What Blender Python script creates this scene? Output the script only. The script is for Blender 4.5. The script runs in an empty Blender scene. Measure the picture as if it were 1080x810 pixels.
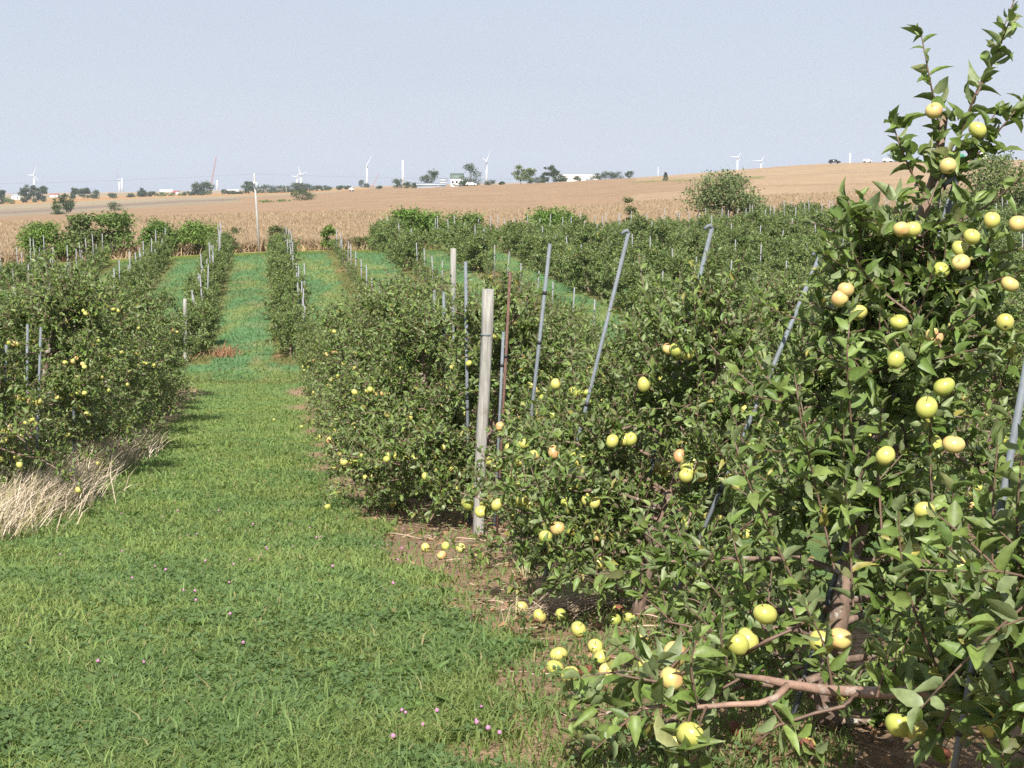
import bpy, math, random
import numpy as np
from mathutils import Vector, Matrix
R = math.radians
PI = math.pi
rng = np.random.default_rng(11)
random.seed(5)
sc = bpy.context.scene
COL = sc.collection

# ------------------------------------------------------------------ camera model (eye = world origin)
F, PITCH = 1500.0, R(7.78)
cp, sp = math.cos(PITCH), math.sin(PITCH)
def W(px, py, d):
    """world point seen at photo pixel px, py (1080 x 810) at forward distance d"""
    a, b = (px - 540) / F, (405 - py) / F
    y = cp + b * sp; z = -sp + b * cp
    t = d / y
    return np.array([a * t, d, z * t])
def tan_dep(py):
    return np.tan(PITCH + np.arctan((np.asarray(py, float) - 405) / F))

# ------------------------------------------------------------------ noise
def _hash(ix, iy, seed):
    h = (ix.astype(np.int64) * 374761393 + iy.astype(np.int64) * 668265263 + seed * 974711) & 0x7fffffff
    h = ((h ^ (h >> 13)) * 1274126177) & 0x7fffffff
    return ((h ^ (h >> 16)) & 0xffff) / 65535.0
def vnoise(x, y, s, seed=0):
    x = np.asarray(x, float) / s; y = np.asarray(y, float) / s
    ix, iy = np.floor(x), np.floor(y)
    fx, fy = x - ix, y - iy
    fx = fx * fx * (3 - 2 * fx); fy = fy * fy * (3 - 2 * fy)
    a = _hash(ix, iy, seed); b = _hash(ix + 1, iy, seed); c = _hash(ix, iy + 1, seed); d = _hash(ix + 1, iy + 1, seed)
    return (a * (1 - fx) + b * fx) * (1 - fy) + (c * (1 - fx) + d * fx) * fy
def fbm(x, y, s, seed=0):
    return .5 * vnoise(x, y, s, seed) + .3 * vnoise(x, y, s / 2.1, seed + 1) + .2 * vnoise(x, y, s / 4.3, seed + 2)
def sst(e0, e1, x):
    t = np.clip((x - e0) / (e1 - e0), 0, 1); return t * t * (3 - 2 * t)

# ------------------------------------------------------------------ terrain
P_d = [-30, 0, 4, 6.5, 12, 21, 32, 38, 42.5, 46, 60, 85]
P_h = [1.6, 1.48, 1.69, 1.98, 2.84, 3.96, 5.1, 5.5, 5.72, 5.5, 4.75, 3.8]
T_px = [-700, 0, 180, 300, 420, 560, 690, 860, 1045, 1700]
T_d = [85, 100, 140, 200, 262, 330, 430, 560, 700, 900, 1300, 2200, 4000, 9000]
T_y = {
 -700: [288, 284, 270, 256, 246, 242, 236, 229, 224, 219, 213, 209, 206, 203],
 0:    [286, 279, 264, 248, 236, 232, 230, 227, 222, 217, 210.5, 207, 204, 204],
 180:  [275, 269, 254, 241, 229, 223.5, 219.5, 214, 211, 208, 205, 203, 202, 202],
 300:  [268, 264, 250, 236, 225.5, 219, 213, 209, 207, 205, 202, 200.5, 199.5, 199],
 420:  [266, 263, 248, 234, 224, 215, 206, 199.5, 198.5, 198, 196.5, 196, 195.5, 196],
 560:  [264, 260, 246, 231, 222.5, 212, 202, 193.5, 194, 195, 194, 193, 192, 195],
 690:  [260, 255, 240, 225, 213, 203, 193, 186, 188, 194, 197, 198, 198, 199],
 860:  [250, 243, 230, 217, 205, 194, 183, 172, 175, 186, 196, 200, 200, 200],
 1045: [246, 238, 226, 212, 199, 188, 178, 168.5, 171, 182, 195, 200, 200, 200],
 1700: [244, 234, 220, 206, 192, 180, 170, 160, 164, 178, 195, 200, 200, 200]}
NS, NA = 700, 241
S_MAX = math.log(9600 + 35.0); S_MIN = math.log(5.0)
s_ax = np.linspace(S_MIN, S_MAX, NS); a_ax = np.linspace(-.85, .8, NA)
d_ax = np.exp(s_ax) - 35.0
def _table():
    px_ax = 540 + a_ax * F
    cols = []
    for p in T_px:
        dd = np.log(np.array([46, 60] + T_d, float))
        tt = np.concatenate([[5.5 / 46, 4.75 / 60], tan_dep(T_y[p])])
        far = np.interp(np.log(np.clip(d_ax, 46, 9500)), dd, tt) * d_ax
        near = np.interp(d_ax, P_d, P_h)
        cols.append(np.where(d_ax < 46, near, far))
    cols = np.array(cols)                                  # (npx, NS)
    tab = np.empty((NS, NA))
    for i in range(NS): tab[i] = np.interp(px_ax, T_px, cols[:, i])
    k = np.exp(-.5 * (np.arange(-6, 7) / 2.6) ** 2); k /= k.sum()
    tab = np.apply_along_axis(lambda v: np.convolve(np.pad(v, 6, 'edge'), k, 'valid'), 1, tab)
    k2 = np.exp(-.5 * (np.arange(-4, 5) / 1.3) ** 2); k2 /= k2.sum()
    tab = np.apply_along_axis(lambda v: np.convolve(np.pad(v, 4, 'edge'), k2, 'valid'), 0, tab)
    return tab
TAB = _table()
def ground_z(x, y):
    x = np.asarray(x, float); y = np.asarray(y, float)
    s = np.log(np.clip(y, -29, 9500) + 35.0)
    a = np.clip(x / np.maximum(y, 30.0), -.849, .799)
    fs = np.clip((s - S_MIN) / (S_MAX - S_MIN) * (NS - 1), 0, NS - 1.001); fa = (a + .85) / 1.65 * (NA - 1)
    i, j = fs.astype(int), np.clip(fa.astype(int), 0, NA - 2)
    u, v = fs - i, fa - j
    d = (TAB[i, j] * (1 - v) + TAB[i, j + 1] * v) * (1 - u) + (TAB[i + 1, j] * (1 - v) + TAB[i + 1, j + 1] * v) * u
    return -d
def gpt(x, y): return np.array([x, y, float(ground_z(x, y))])
def gpix(px, py, lo=2.0, hi=400.0):
    """first ground point seen at pixel"""
    p0 = W(px, py, 1.0)
    for d in np.exp(np.linspace(math.log(lo), math.log(hi), 4000)):
        if p0[2] * d <= float(ground_z(p0[0] * d, d)): return gpt(p0[0] * d, d)
    return gpt(p0[0] * hi, hi)
KX = .174                                   # the rows run along (-.174, 1)
def u_of(x, y): return x + .42 + KX * y
def x_of(u, y): return u - .42 - KX * y

# ------------------------------------------------------------------ mesh builder
class MB:
    def __init__(s): s.v = []; s.t = []; s.q = []; s.c = []; s.tm = []; s.qm = []; s.n = 0
    def add(s, V, T=None, Q=None, col=(1, 1, 1), mi=0):
        V = np.asarray(V, float).reshape(-1, 3); n = len(V)
        c = np.asarray(col, float)
        s.c.append(np.broadcast_to(c, (n, 3)) if c.ndim == 1 else c)
        s.v.append(V)
        if T is not None and len(T): T = np.asarray(T, int).reshape(-1, 3); s.t.append(T + s.n); s.tm.append(np.full(len(T), mi))
        if Q is not None and len(Q): Q = np.asarray(Q, int).reshape(-1, 4); s.q.append(Q + s.n); s.qm.append(np.full(len(Q), mi))
        s.n += n
        return s
    def mesh(s, name, mats, smooth=False):
        V = np.concatenate(s.v); C = np.concatenate(s.c)
        T = np.concatenate(s.t) if s.t else np.zeros((0, 3), int); Q = np.concatenate(s.q) if s.q else np.zeros((0, 4), int)
        me = bpy.data.meshes.new(name)
        me.vertices.add(len(V)); me.vertices.foreach_set('co', V.astype(np.float32).ravel())
        li = np.concatenate([T.ravel(), Q.ravel()]).astype(np.int32)
        me.loops.add(len(li)); me.loops.foreach_set('vertex_index', li)
        nf = len(T) + len(Q)
        me.polygons.add(nf)
        st = np.concatenate([np.arange(len(T)) * 3, len(T) * 3 + np.arange(len(Q)) * 4]).astype(np.int32)
        me.polygons.foreach_set('loop_start', st)
        me.polygons.foreach_set('material_index', np.concatenate(s.tm + s.qm).astype(np.int32))
        if smooth: me.polygons.foreach_set('use_smooth', np.ones(nf, bool))
        at = me.attributes.new('tint', 'FLOAT_COLOR', 'POINT')
        at.data.foreach_set('color', np.concatenate([C, np.ones((len(C), 1))], 1).astype(np.float32).ravel())
        for m in (mats if isinstance(mats, (list, tuple)) else [mats]): me.materials.append(m)
        me.update(calc_edges=True); me.validate()
        return me
def link(name, me, parent=None, loc=None):
    o = bpy.data.objects.new(name, me); COL.objects.link(o)
    if parent is not None: o.parent = parent
    if loc is not None: o.location = loc
    return o
def tag(o, label=None, cat=None, group=None, kind=None):
    if label: o['label'] = label
    if cat: o['category'] = cat
    if group: o['group'] = group
    if kind: o['kind'] = kind
    return o
def empty(name, loc, label, cat, group=None):
    o = bpy.data.objects.new(name, None); COL.objects.link(o); o.location = loc
    o.empty_display_size = .2
    return tag(o, label, cat, group)

def norm(v): 
    v = np.asarray(v, float); return v / np.maximum(np.linalg.norm(v, axis=-1, keepdims=True), 1e-9)
def tube(mb, pts, rad, n=6, col=(1, 1, 1), mi=0, cap=True):
    P = np.asarray(pts, float); m = len(P); rad = np.broadcast_to(np.asarray(rad, float), (m,))
    T = np.gradient(P, axis=0); T = norm(T)
    ref = np.array([0, 0, 1.]) if abs(T[0, 2]) < .9 else np.array([1., 0, 0])
    A = norm(np.cross(T, ref)); 
    for i in range(1, m):
        if np.dot(A[i], A[i - 1]) < 0: A[i] = -A[i]
    B = np.cross(T, A)
    th = np.arange(n) * 2 * PI / n
    V = P[:, None] + rad[:, None, None] * (np.cos(th)[None, :, None] * A[:, None] + np.sin(th)[None, :, None] * B[:, None])
    Q = []
    for i in range(m - 1):
        for k in range(n):
            Q.append((i * n + k, i * n + (k + 1) % n, (i + 1) * n + (k + 1) % n, (i + 1) * n + k))
    V = V.reshape(-1, 3); Tt = []
    if cap:
        V = np.concatenate([V, P[:1], P[-1:]]); c0, c1 = m * n, m * n + 1
        for k in range(n): Tt += [(c0, (k + 1) % n, k), (c1, (m - 1) * n + k, (m - 1) * n + (k + 1) % n)]
    mb.add(V, Tt, Q, col, mi)
def box(mb, c, s, col=(1, 1, 1), mi=0, rz=0.0):
    c = np.asarray(c, float); s = np.asarray(s, float) / 2
    V = np.array([(x, y, z) for x in (-1, 1) for y in (-1, 1) for z in (-1, 1)], float) * s
    if rz: V = V @ np.array([[math.cos(rz), math.sin(rz), 0], [-math.sin(rz), math.cos(rz), 0], [0, 0, 1]])
    mb.add(V + c, None, [(0, 1, 3, 2), (4, 6, 7, 5), (0, 4, 5, 1), (2, 3, 7, 6), (0, 2, 6, 4), (1, 5, 7, 3)], col, mi)
def lathe(mb, prof, n=14, col=(1, 1, 1), mi=0, c=(0, 0, 0)):
    th = np.arange(n) * 2 * PI / n; V = []; Q = []
    for r, z in prof: V += [(r * math.cos(t), r * math.sin(t), z) for t in th]
    for i in range(len(prof) - 1):
        for k in range(n): Q.append((i * n + k, i * n + (k + 1) % n, (i + 1) * n + (k + 1) % n, (i + 1) * n + k))
    mb.add(np.array(V) + np.asarray(c), None, Q, col, mi)

# ------------------------------------------------------------------ materials
def mat(name):
    m = bpy.data.materials.new(name); m.use_nodes = True
    nt = m.node_tree; nt.nodes.clear()
    return m, nt
def nd(nt, typ, **kw):
    n = nt.nodes.new(typ)
    for k, v in kw.items():
        if k == 'inp':
            for a, b in v.items(): n.inputs[a].default_value = b
        else: setattr(n, k, v)
    return n
def L(nt, a, ai, b, bi): nt.links.new(a.outputs[ai], b.inputs[bi])
def mixc(nt, blend='MIX'):
    return nd(nt, 'ShaderNodeMix', data_type='RGBA', blend_type=blend)
def simple(name, col, rough=.6, metal=0, spec=.5, noise=0.0, scale=8.0, bump=0.0, tint=False, stretch=(1, 1, 1), spots=None):
    m, nt = mat(name)
    out = nd(nt, 'ShaderNodeOutputMaterial'); bs = nd(nt, 'ShaderNodeBsdfPrincipled')
    L(nt, bs, 0, out, 0)
    bs.inputs['Roughness'].default_value = rough; bs.inputs['Metallic'].default_value = metal
    bs.inputs['Specular IOR Level'].default_value = spec
    rgb = nd(nt, 'ShaderNodeRGB'); rgb.outputs[0].default_value = (*col, 1)
    cur = (rgb, 0)
    if tint:
        at = nd(nt, 'ShaderNodeAttribute', attribute_name='tint'); mx = mixc(nt, 'MULTIPLY'); mx.inputs[0].default_value = 1
        L(nt, cur[0], cur[1], mx, 6); L(nt, at, 0, mx, 7); cur = (mx, 2)
    if noise or bump or spots:
        tc = nd(nt, 'ShaderNodeTexCoord'); mp = nd(nt, 'ShaderNodeMapping'); mp.inputs['Scale'].default_value = stretch
        L(nt, tc, 'Object', mp, 0)
        nz = nd(nt, 'ShaderNodeTexNoise', inp={'Scale': scale, 'Detail': 5.0, 'Roughness': .65}); L(nt, mp, 0, nz, 'Vector')
    if noise:
        mr = nd(nt, 'ShaderNodeMapRange', inp={'To Min': 1 - noise, 'To Max': 1 + noise, 'From Min': .3, 'From Max': .7}); L(nt, nz, 0, mr, 0)
        mx = mixc(nt, 'MULTIPLY'); mx.inputs[0].default_value = 1
        L(nt, cur[0], cur[1], mx, 6); L(nt, mr, 0, mx, 7); cur = (mx, 2)
    if spots:
        c2, lo, hi, s2 = spots
        n2 = nd(nt, 'ShaderNodeTexNoise', inp={'Scale': s2, 'Detail': 4.0}); L(nt, tc, 'Object', n2, 'Vector')
        mr = nd(nt, 'ShaderNodeMapRange', inp={'From Min': lo, 'From Max': hi}); L(nt, n2, 0, mr, 0)
        mx = mixc(nt); L(nt, mr, 0, mx, 0); L(nt, cur[0], cur[1], mx, 6); mx.inputs[7].default_value = (*c2, 1); cur = (mx, 2)
    if bump:
        bp = nd(nt, 'ShaderNodeBump', inp={'Strength': bump, 'Distance': .02}); L(nt, nz, 0, bp, 'Height'); L(nt, bp, 0, bs, 'Normal')
    L(nt, cur[0], cur[1], bs, 'Base Color')
    return m
def leaf_mat(name, under=(.17, .20, .10), under_f=.6, trans=.25, rough=.45, spec=.35, tcol=(.20, .26, .04), blem=False):
    m, nt = mat(name)
    out = nd(nt, 'ShaderNodeOutputMaterial'); bs = nd(nt, 'ShaderNodeBsdfPrincipled'); tr = nd(nt, 'ShaderNodeBsdfTranslucent'); mx = nd(nt, 'ShaderNodeMixShader')
    at = nd(nt, 'ShaderNodeAttribute', attribute_name='tint'); ge = nd(nt, 'ShaderNodeNewGeometry')
    mc = mixc(nt); mul = nd(nt, 'ShaderNodeMath', operation='MULTIPLY'); mul.inputs[1].default_value = under_f
    L(nt, ge, 'Backfacing', mul, 0); L(nt, mul, 0, mc, 0); L(nt, at, 0, mc, 6); mc.inputs[7].default_value = (*under, 1)
    if blem:
        tc = nd(nt, 'ShaderNodeTexCoord'); nz = nd(nt, 'ShaderNodeTexNoise', inp={'Scale': 55.0, 'Detail': 2.0}); L(nt, tc, 'Object', nz, 'Vector')
        mr = nd(nt, 'ShaderNodeMapRange', inp={'From Min': .3, 'From Max': .7, 'To Min': .78, 'To Max': 1.22}); L(nt, nz, 0, mr, 0)
        mm = mixc(nt, 'MULTIPLY'); mm.inputs[0].default_value = 1; L(nt, mc, 2, mm, 6); L(nt, mr, 0, mm, 7)
        r2 = nd(nt, 'ShaderNodeMapRange', inp={'From Min': .70, 'From Max': .76}); L(nt, nz, 0, r2, 0)
        mc = mixc(nt); L(nt, r2, 0, mc, 0); L(nt, mm, 2, mc, 6); mc.inputs[7].default_value = (.16, .10, .05, 1)
    L(nt, mc, 2, bs, 'Base Color'); bs.inputs['Roughness'].default_value = rough; bs.inputs['Specular IOR Level'].default_value = spec
    mt = mixc(nt); mt.inputs[0].default_value = .55; L(nt, at, 0, mt, 6); mt.inputs[7].default_value = (*tcol, 1)
    L(nt, mt, 2, tr, 'Color')
    mx.inputs[0].default_value = trans; L(nt, bs, 0, mx, 1); L(nt, tr, 0, mx, 2); L(nt, mx, 0, out, 0)
    return m
M = {}
M['leaf'] = leaf_mat('apple_leaf', under=(.24, .28, .155), trans=.32, rough=.5, spec=.45, blem=True)
M['bushleaf'] = leaf_mat('shrub_leaf', under_f=.35, trans=.3, rough=.6, spec=.25)
M['farleaf'] = leaf_mat('far_tree_leaf', under_f=.2, trans=.2, rough=.8, spec=.1)
M['grass'] = leaf_mat('grass_blade', under_f=.15, trans=.45, rough=.6, spec=.25, tcol=(.26, .34, .05))
M['straw'] = leaf_mat('dry_straw', under=(.45, .38, .25), under_f=.2, trans=.2, rough=.8, spec=.2, tcol=(.5, .42, .25))
M['corn'] = leaf_mat('dry_corn', under=(.42, .30, .17), under_f=.2, trans=.4, rough=.9, spec=.1, tcol=(.5, .36, .18))
M['bark'] = simple('apple_bark', (.17, .115, .085), .85, noise=.45, scale=30, bump=.6, stretch=(1, 1, .35), spots=((.33, .30, .26), .58, .66, 22))
M['twig'] = simple('young_wood', (.115, .070, .048), .6, noise=.3, scale=40)
M['farbark'] = simple('far_bark', (.11, .09, .075), .9, noise=.3, scale=6)
M['galv'] = simple('galvanised_steel', (.14, .158, .175), .7, metal=.1, spec=.35, noise=.2, scale=30)
M['rust'] = simple('rusty_steel', (.12, .065, .048), .85, noise=.4, scale=35, bump=.2)
M['rubber'] = simple('black_tie', (.02, .02, .022), .6)
M['stake'] = simple('weathered_stake', (.20, .20, .21), .75, noise=.2, scale=12)
M['post'] = simple('weathered_wood', (.27, .26, .235), .85, noise=.35, scale=14, bump=.6, stretch=(4, 4, .35), spots=((.20, .17, .14), .60, .72, 9))
M['pole'] = simple('utility_wood', (.34, .325, .31), .85, noise=.25, scale=5, stretch=(3, 3, .3))
M['white'] = simple('white_paint', (.78, .78, .78), .5)
M['turb'] = simple('turbine_white', (.62, .635, .65), .45)
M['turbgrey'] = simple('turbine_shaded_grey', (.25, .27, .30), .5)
M['red'] = simple('red_paint', (.45, .06, .05), .5)
M['cranered'] = simple('crane_red', (.42, .20, .18), .5)
M['black'] = simple('black_paint', (.012, .013, .016), .3)
M['glass'] = simple('dark_glass', (.03, .035, .045), .1)
M['tyre'] = simple('tyre', (.02, .02, .02), .9)
M['roofgreen'] = simple('green_grey_roof', (.11, .15, .12), .7)
M['roofgrey'] = simple('grey_roof', (.30, .33, .36), .6)
M['roofred'] = simple('red_roof', (.33, .10, .08), .7)
M['greenpaint'] = simple('green_paint', (.03, .22, .12), .5)
M['stem'] = simple('apple_stem', (.12, .08, .04), .8)
M['pink'] = simple('clover_pink', (.36, .17, .28), .8, noise=.3, scale=300)
M['rot'] = simple('rotten_brown', (.16, .05, .025), .8, noise=.4, scale=60, bump=.3)
def apple_mat(name, a, b, c, bl):
    m, nt = mat(name)
    out = nd(nt, 'ShaderNodeOutputMaterial'); bs = nd(nt, 'ShaderNodeBsdfPrincipled'); L(nt, bs, 0, out, 0)
    tc = nd(nt, 'ShaderNodeTexCoord'); oi = nd(nt, 'ShaderNodeObjectInfo')
    ad = nd(nt, 'ShaderNodeVectorMath', operation='ADD'); L(nt, tc, 'Object', ad, 0); L(nt, oi, 'Location', ad, 1)
    nz = nd(nt, 'ShaderNodeTexNoise', inp={'Scale': 13.0, 'Detail': 2.0}); L(nt, ad, 0, nz, 'Vector')
    m1 = mixc(nt); L(nt, oi, 'Random', m1, 0); m1.inputs[6].default_value = (*a, 1); m1.inputs[7].default_value = (*b, 1)
    mr = nd(nt, 'ShaderNodeMapRange', inp={'From Min': .5, 'From Max': .68, 'To Max': bl}); L(nt, nz, 0, mr, 0)
    m2 = mixc(nt); L(nt, mr, 0, m2, 0); L(nt, m1, 2, m2, 6); m2.inputs[7].default_value = (*c, 1)
    n3 = nd(nt, 'ShaderNodeTexNoise', inp={'Scale': 260.0, 'Detail': 1.0}); L(nt, tc, 'Object', n3, 'Vector')
    r3 = nd(nt, 'ShaderNodeMapRange', inp={'From Min': .66, 'From Max': .72, 'To Max': .35}); L(nt, n3, 0, r3, 0)
    m3 = mixc(nt); L(nt, r3, 0, m3, 0); L(nt, m2, 2, m3, 6); m3.inputs[7].default_value = (.35, .27, .10, 1)
    L(nt, m3, 2, bs, 'Base Color'); bs.inputs['Roughness'].default_value = .38; bs.inputs['Specular IOR Level'].default_value = .45
    bs.inputs['Subsurface Weight'].default_value = 0.0
    return m
M['apple_y'] = apple_mat('yellow_green_apple', (.33, .37, .075), (.46, .43, .12), (.56, .38, .15), .5)
M['apple_b'] = apple_mat('blushed_apple', (.52, .43, .15), (.50, .39, .15), (.54, .22, .12), .8)

def ground_mat():
    m, nt = mat('ground_cover')
    out = nd(nt, 'ShaderNodeOutputMaterial'); bs = nd(nt, 'ShaderNodeBsdfPrincipled'); L(nt, bs, 0, out, 0)
    at = nd(nt, 'ShaderNodeAttribute', attribute_name='tint'); ge = nd(nt, 'ShaderNodeNewGeometry')
    cur = (at, 0); last = None
    for s, lo, hi in ((38.0, .65, 1.35), (7.0, .75, 1.25), (.55, .82, 1.2), (.05, .88, 1.12)):
        nz = nd(nt, 'ShaderNodeTexNoise', inp={'Scale': s, 'Detail': 4.0, 'Roughness': .7}); L(nt, ge, 'Position', nz, 'Vector')
        mr = nd(nt, 'ShaderNodeMapRange', inp={'From Min': .3, 'From Max': .7, 'To Min': lo, 'To Max': hi}); L(nt, nz, 0, mr, 0)
        mx = mixc(nt, 'MULTIPLY'); mx.inputs[0].default_value = 1; L(nt, cur[0], cur[1], mx, 6); L(nt, mr, 0, mx, 7); cur = (mx, 2)
        if last is None: last = nz
    bp = nd(nt, 'ShaderNodeBump', inp={'Strength': .8, 'Distance': .03}); L(nt, last, 0, bp, 'Height'); L(nt, bp, 0, bs, 'Normal')
    L(nt, cur[0], cur[1], bs, 'Base Color'); bs.inputs['Roughness'].default_value = .95; bs.inputs['Specular IOR Level'].default_value = .1
    return m
M['ground'] = ground_mat()

# ------------------------------------------------------------------ ground masks
FAR0 = 45.0
def soil_mask(x, y):
    u = u_of(x, y)
    n = fbm(x, y, 1.1, 3) - .5; n2 = fbm(x, y, .35, 9) - .5
    m = np.zeros_like(u)
    for k in range(-5, 9):
        w = .55 if k == -1 else .72 + .25 * (k == 0)
        m = np.maximum(m, 1 - sst(w - .15, w + .15, np.abs(u - (2.15 + 4.3 * k)) + n * .9 + n2 * .5))
    return m * (y < 41)
G_y, G_b, G_s = np.array([.158, .205, .058]), np.array([.102, .176, .060]), np.array([.32, .28, .13])
def patch(x, y):
    """how clovery (bluish) the sward is"""
    u = u_of(x, y)
    p = fbm(x, y, 1.1, 21) * .5 + fbm(x + 50, y, .33, 25) * .5
    p = sst(.36, .72, p)
    return p
def ground_cols(x, y):
    u = u_of(x, y); a = x / np.maximum(y, 1); px = 540 + a * F
    p = patch(x, y)[:, None]
    g = G_y * .95 * (1 - p) + G_b * .95 * p
    # the blue-green regrowth of the lanes beyond the mown line, with worn yellow patches along the rows
    g = g * (.78 + .44 * fbm(x, y, 2.4, 91))[:, None]
    bl = sst(41.5, 42.3, y + (vnoise(x, y, 1.5, 5) - .5) * .6)[:, None]
    far = np.array([.090, .172, .070]); yel = np.array([.18, .205, .065]); tan = np.array([.25, .20, .10])
    q = sst(.44, .70, fbm(x * 1.0, y * .4, .9, 31))[:, None]
    q2 = sst(.62, .78, fbm(x, y * .45, .7, 41))[:, None]
    fg = far * (1 - q * .75) + yel * q * .75
    fg = fg * (1 - q2 * .6) + tan * q2 * .6
    g = g * (1 - bl) + fg * bl
    ln = np.exp(-((y - 42.0) / .22) ** 2)[:, None] * .8
    g = g * (1 - ln) + np.array([.12, .10, .035]) * ln
    s = soil_mask(x, y)[:, None]
    soil = np.array([.25, .17, .105])
    g = g * (1 - s) + soil * s
    # weedy strips below the far rows
    ff = (np.abs(((u + 2.1 + 1.75) % 3.5) - 1.75) < .75) & (y > FAR0) & (y < 92)
    wz = np.array([.13, .13, .045]) * (1 - q2) + np.array([.24, .15, .08]) * q2
    g = np.where(ff[:, None], wz, g)
    # headland strip, field edge
    hd = ((y > 88.0 + 0 * a) & (y < 97))[:, None]
    g = np.where(hd, np.array([.16, .20, .045]), g)
    fe = ((y >= 95.5) & (y < 99))[:, None]
    g = np.where(fe, np.array([.30, .21, .11]), g)
    # fields
    f = np.array([.38, .27, .16]) * np.ones_like(g)                       # standing corn
    def zone(m, c, k=1.0):
        nonlocal f
        mm = np.asarray(m, float)[:, None] * k; f = f * (1 - mm) + np.array(c) * mm
    wv = (vnoise(x, y, 60, 61) - .5) * 14
    zone(y + wv * .2 > 252, [.17, .19, .06])
    zone(y + wv * .2 > 259, [.32, .215, .13])                             # soya stubble
    zone((a < -.19) & (y + wv > 470 - (a + .19) * -120), [.29, .23, .155])
    zone((a < -.19) & (y + wv > 560) & (y < 640), [.21, .16, .13], .8)
    zone((a < -.12) & (y + wv > 720), [.33, .265, .17])
    zone((a < -.10) & (y + wv > 900), [.42, .25, .11])
    zone((a < .02) & (y > 1250), [.40, .28, .17])
    zone((a < .02) & (y > 1700), [.22, .24, .11]); zone((y > 2000), [.42, .29, .17])
    zone((a > .02) & (y > 600), [.42, .29, .17])
    lift = sst(.11, .135, a + (vnoise(x, y, 30, 8) - .5) * .02)
    zone((y > 250), [.46, .32, .185], 1) if False else None
    hill = (a > .085) & (y > 262)
    zone(hill, [.38, .27, .165])
    ed = (a > .085) & (np.abs((y - 400) - (a - .13) * 300) < 6) & (a < .18)
    zone((a > .06) & (a < .165) & (y > 330) & (y < 455 - (a - .1) * 500), [.32, .215, .13])
    zone((a > .085) & (a < .175) & (np.abs(y - (462 - (a - .1) * 520)) < 12), [.22, .20, .075])
    zone((a > .17) & (np.abs(y - (330 - (a - .2) * 300)) < 9), [.33, .22, .13], .7)
    f = f * .78
    return np.where((y >= 99)[:, None], f, g)

def build_ground():
    ys = np.concatenate([np.arange(-24, 2, 2.0), np.arange(2, 12, .16), np.arange(12, 24, .3), np.arange(24, 46, .5), np.arange(46, 101, .9)])
    far = [ys[-1]]
    while far[-1] < 9300: far.append(far[-1] * 1.022 + .2)
    ys = np.concatenate([ys, far[1:]])
    t = np.linspace(-1, 1, 281); ss = np.sign(t) * (.22 * np.abs(t) + .78 * np.abs(t) ** 2.4)
    X = ss[None, :] * (34 + .80 * np.clip(ys, 0, None))[:, None]; Y = np.repeat(ys[:, None], len(t), 1)
    x, y = X.ravel(), Y.ravel()
    z = ground_z(x, y) + np.where(y < 45, (fbm(x, y, .5, 77) - .5) * .05, 0)
    z = z - np.where(np.abs(y - 42.0) < .4, .05, 0)
    n, m = len(ys), len(t)
    i = np.arange(n - 1)[:, None] * m + np.arange(m - 1)[None, :]
    Q = np.stack([i, i + 1, i + m + 1, i + m], -1).reshape(-1, 4)
    mb = MB(); mb.add(np.stack([x, y, z], 1), None, Q, ground_cols(x, y))
    o = link('ground', mb.mesh('ground', M['ground'], True)); o['kind'] = 'structure'
build_ground()

# ------------------------------------------------------------------ leaves
def leaf_template(lod):
    if lod == 0:      # 8 faces, folded along the midrib, pointed
        mid = [(0, 0, 0), (.28, 0, 0), (.58, 0, 0), (.82, 0, 0), (1, 0, 0)]
        lf = [(.16, .34, .09), (.45, .5, .13), (.75, .32, .10)]
        V = mid + [(a, -b, c) for a, b, c in lf] + [(a, b, c) for a, b, c in lf]
        T = [(0, 5, 1), (3, 7, 4), (0, 1, 8), (3, 4, 10)]
        Q = [(1, 5, 6, 2), (2, 6, 7, 3), (1, 2, 9, 8), (2, 3, 10, 9)]
    elif lod == 1:
        V = [(0, 0, 0), (.5, 0, 0), (1, 0, 0), (.42, -.48, .14), (.42, .48, .14)]
        T = [(0, 3, 1), (1, 3, 2), (0, 1, 4), (1, 2, 4)]; Q = []
    else:
        V = [(0, 0, 0), (.45, -.48, .1), (1, 0, 0), (.45, .48, .1)]; T = [(0, 1, 2), (0, 2, 3)]; Q = []
    return np.array(V, float), np.array(T, int).reshape(-1, 3), np.array(Q, int).reshape(-1, 4)
def add_leaves(mb, pos, axis, size, lod, rg, pal, wr=.47, up=.5, curl=.30, mi=0):
    N = len(pos)
    if N == 0: return
    pos, axis, size = np.asarray(pos, float), norm(axis), np.asarray(size, float)
    n0 = rg.normal(size=(N, 3)) * .6 + np.array([0, 0, up])
    n0 = norm(n0 - axis * np.sum(n0 * axis, 1, keepdims=True)); side = np.cross(n0, axis)
    V, T, Q = leaf_template(lod); k = len(V)
    w = size * wr * rg.uniform(.75, 1.2, N); cu = curl * rg.uniform(-.3, 2.6, N); fold = rg.uniform(.3, 2.6, N)
    al, ac, li = V[:, 0], V[:, 1], V[:, 2]
    P = (pos[:, None] + axis[:, None] * (al[None, :, None] * size[:, None, None]) + side[:, None] * (ac[None, :, None] * w[:, None, None])
         + n0[:, None] * ((li[None, :] * fold[:, None] - cu[:, None] * (al ** 2)[None, :]) * size[:, None])[:, :, None])
    c = pal(N, rg); C = np.repeat(c[:, None], k, 1)
    off = (np.arange(N) * k)[:, None, None]
    mb.add(P.reshape(-1, 3), (T[None] + off).reshape(-1, 3) if len(T) else None, (Q[None] + off).reshape(-1, 4) if len(Q) else None, C.reshape(-1, 3), mi)
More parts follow.
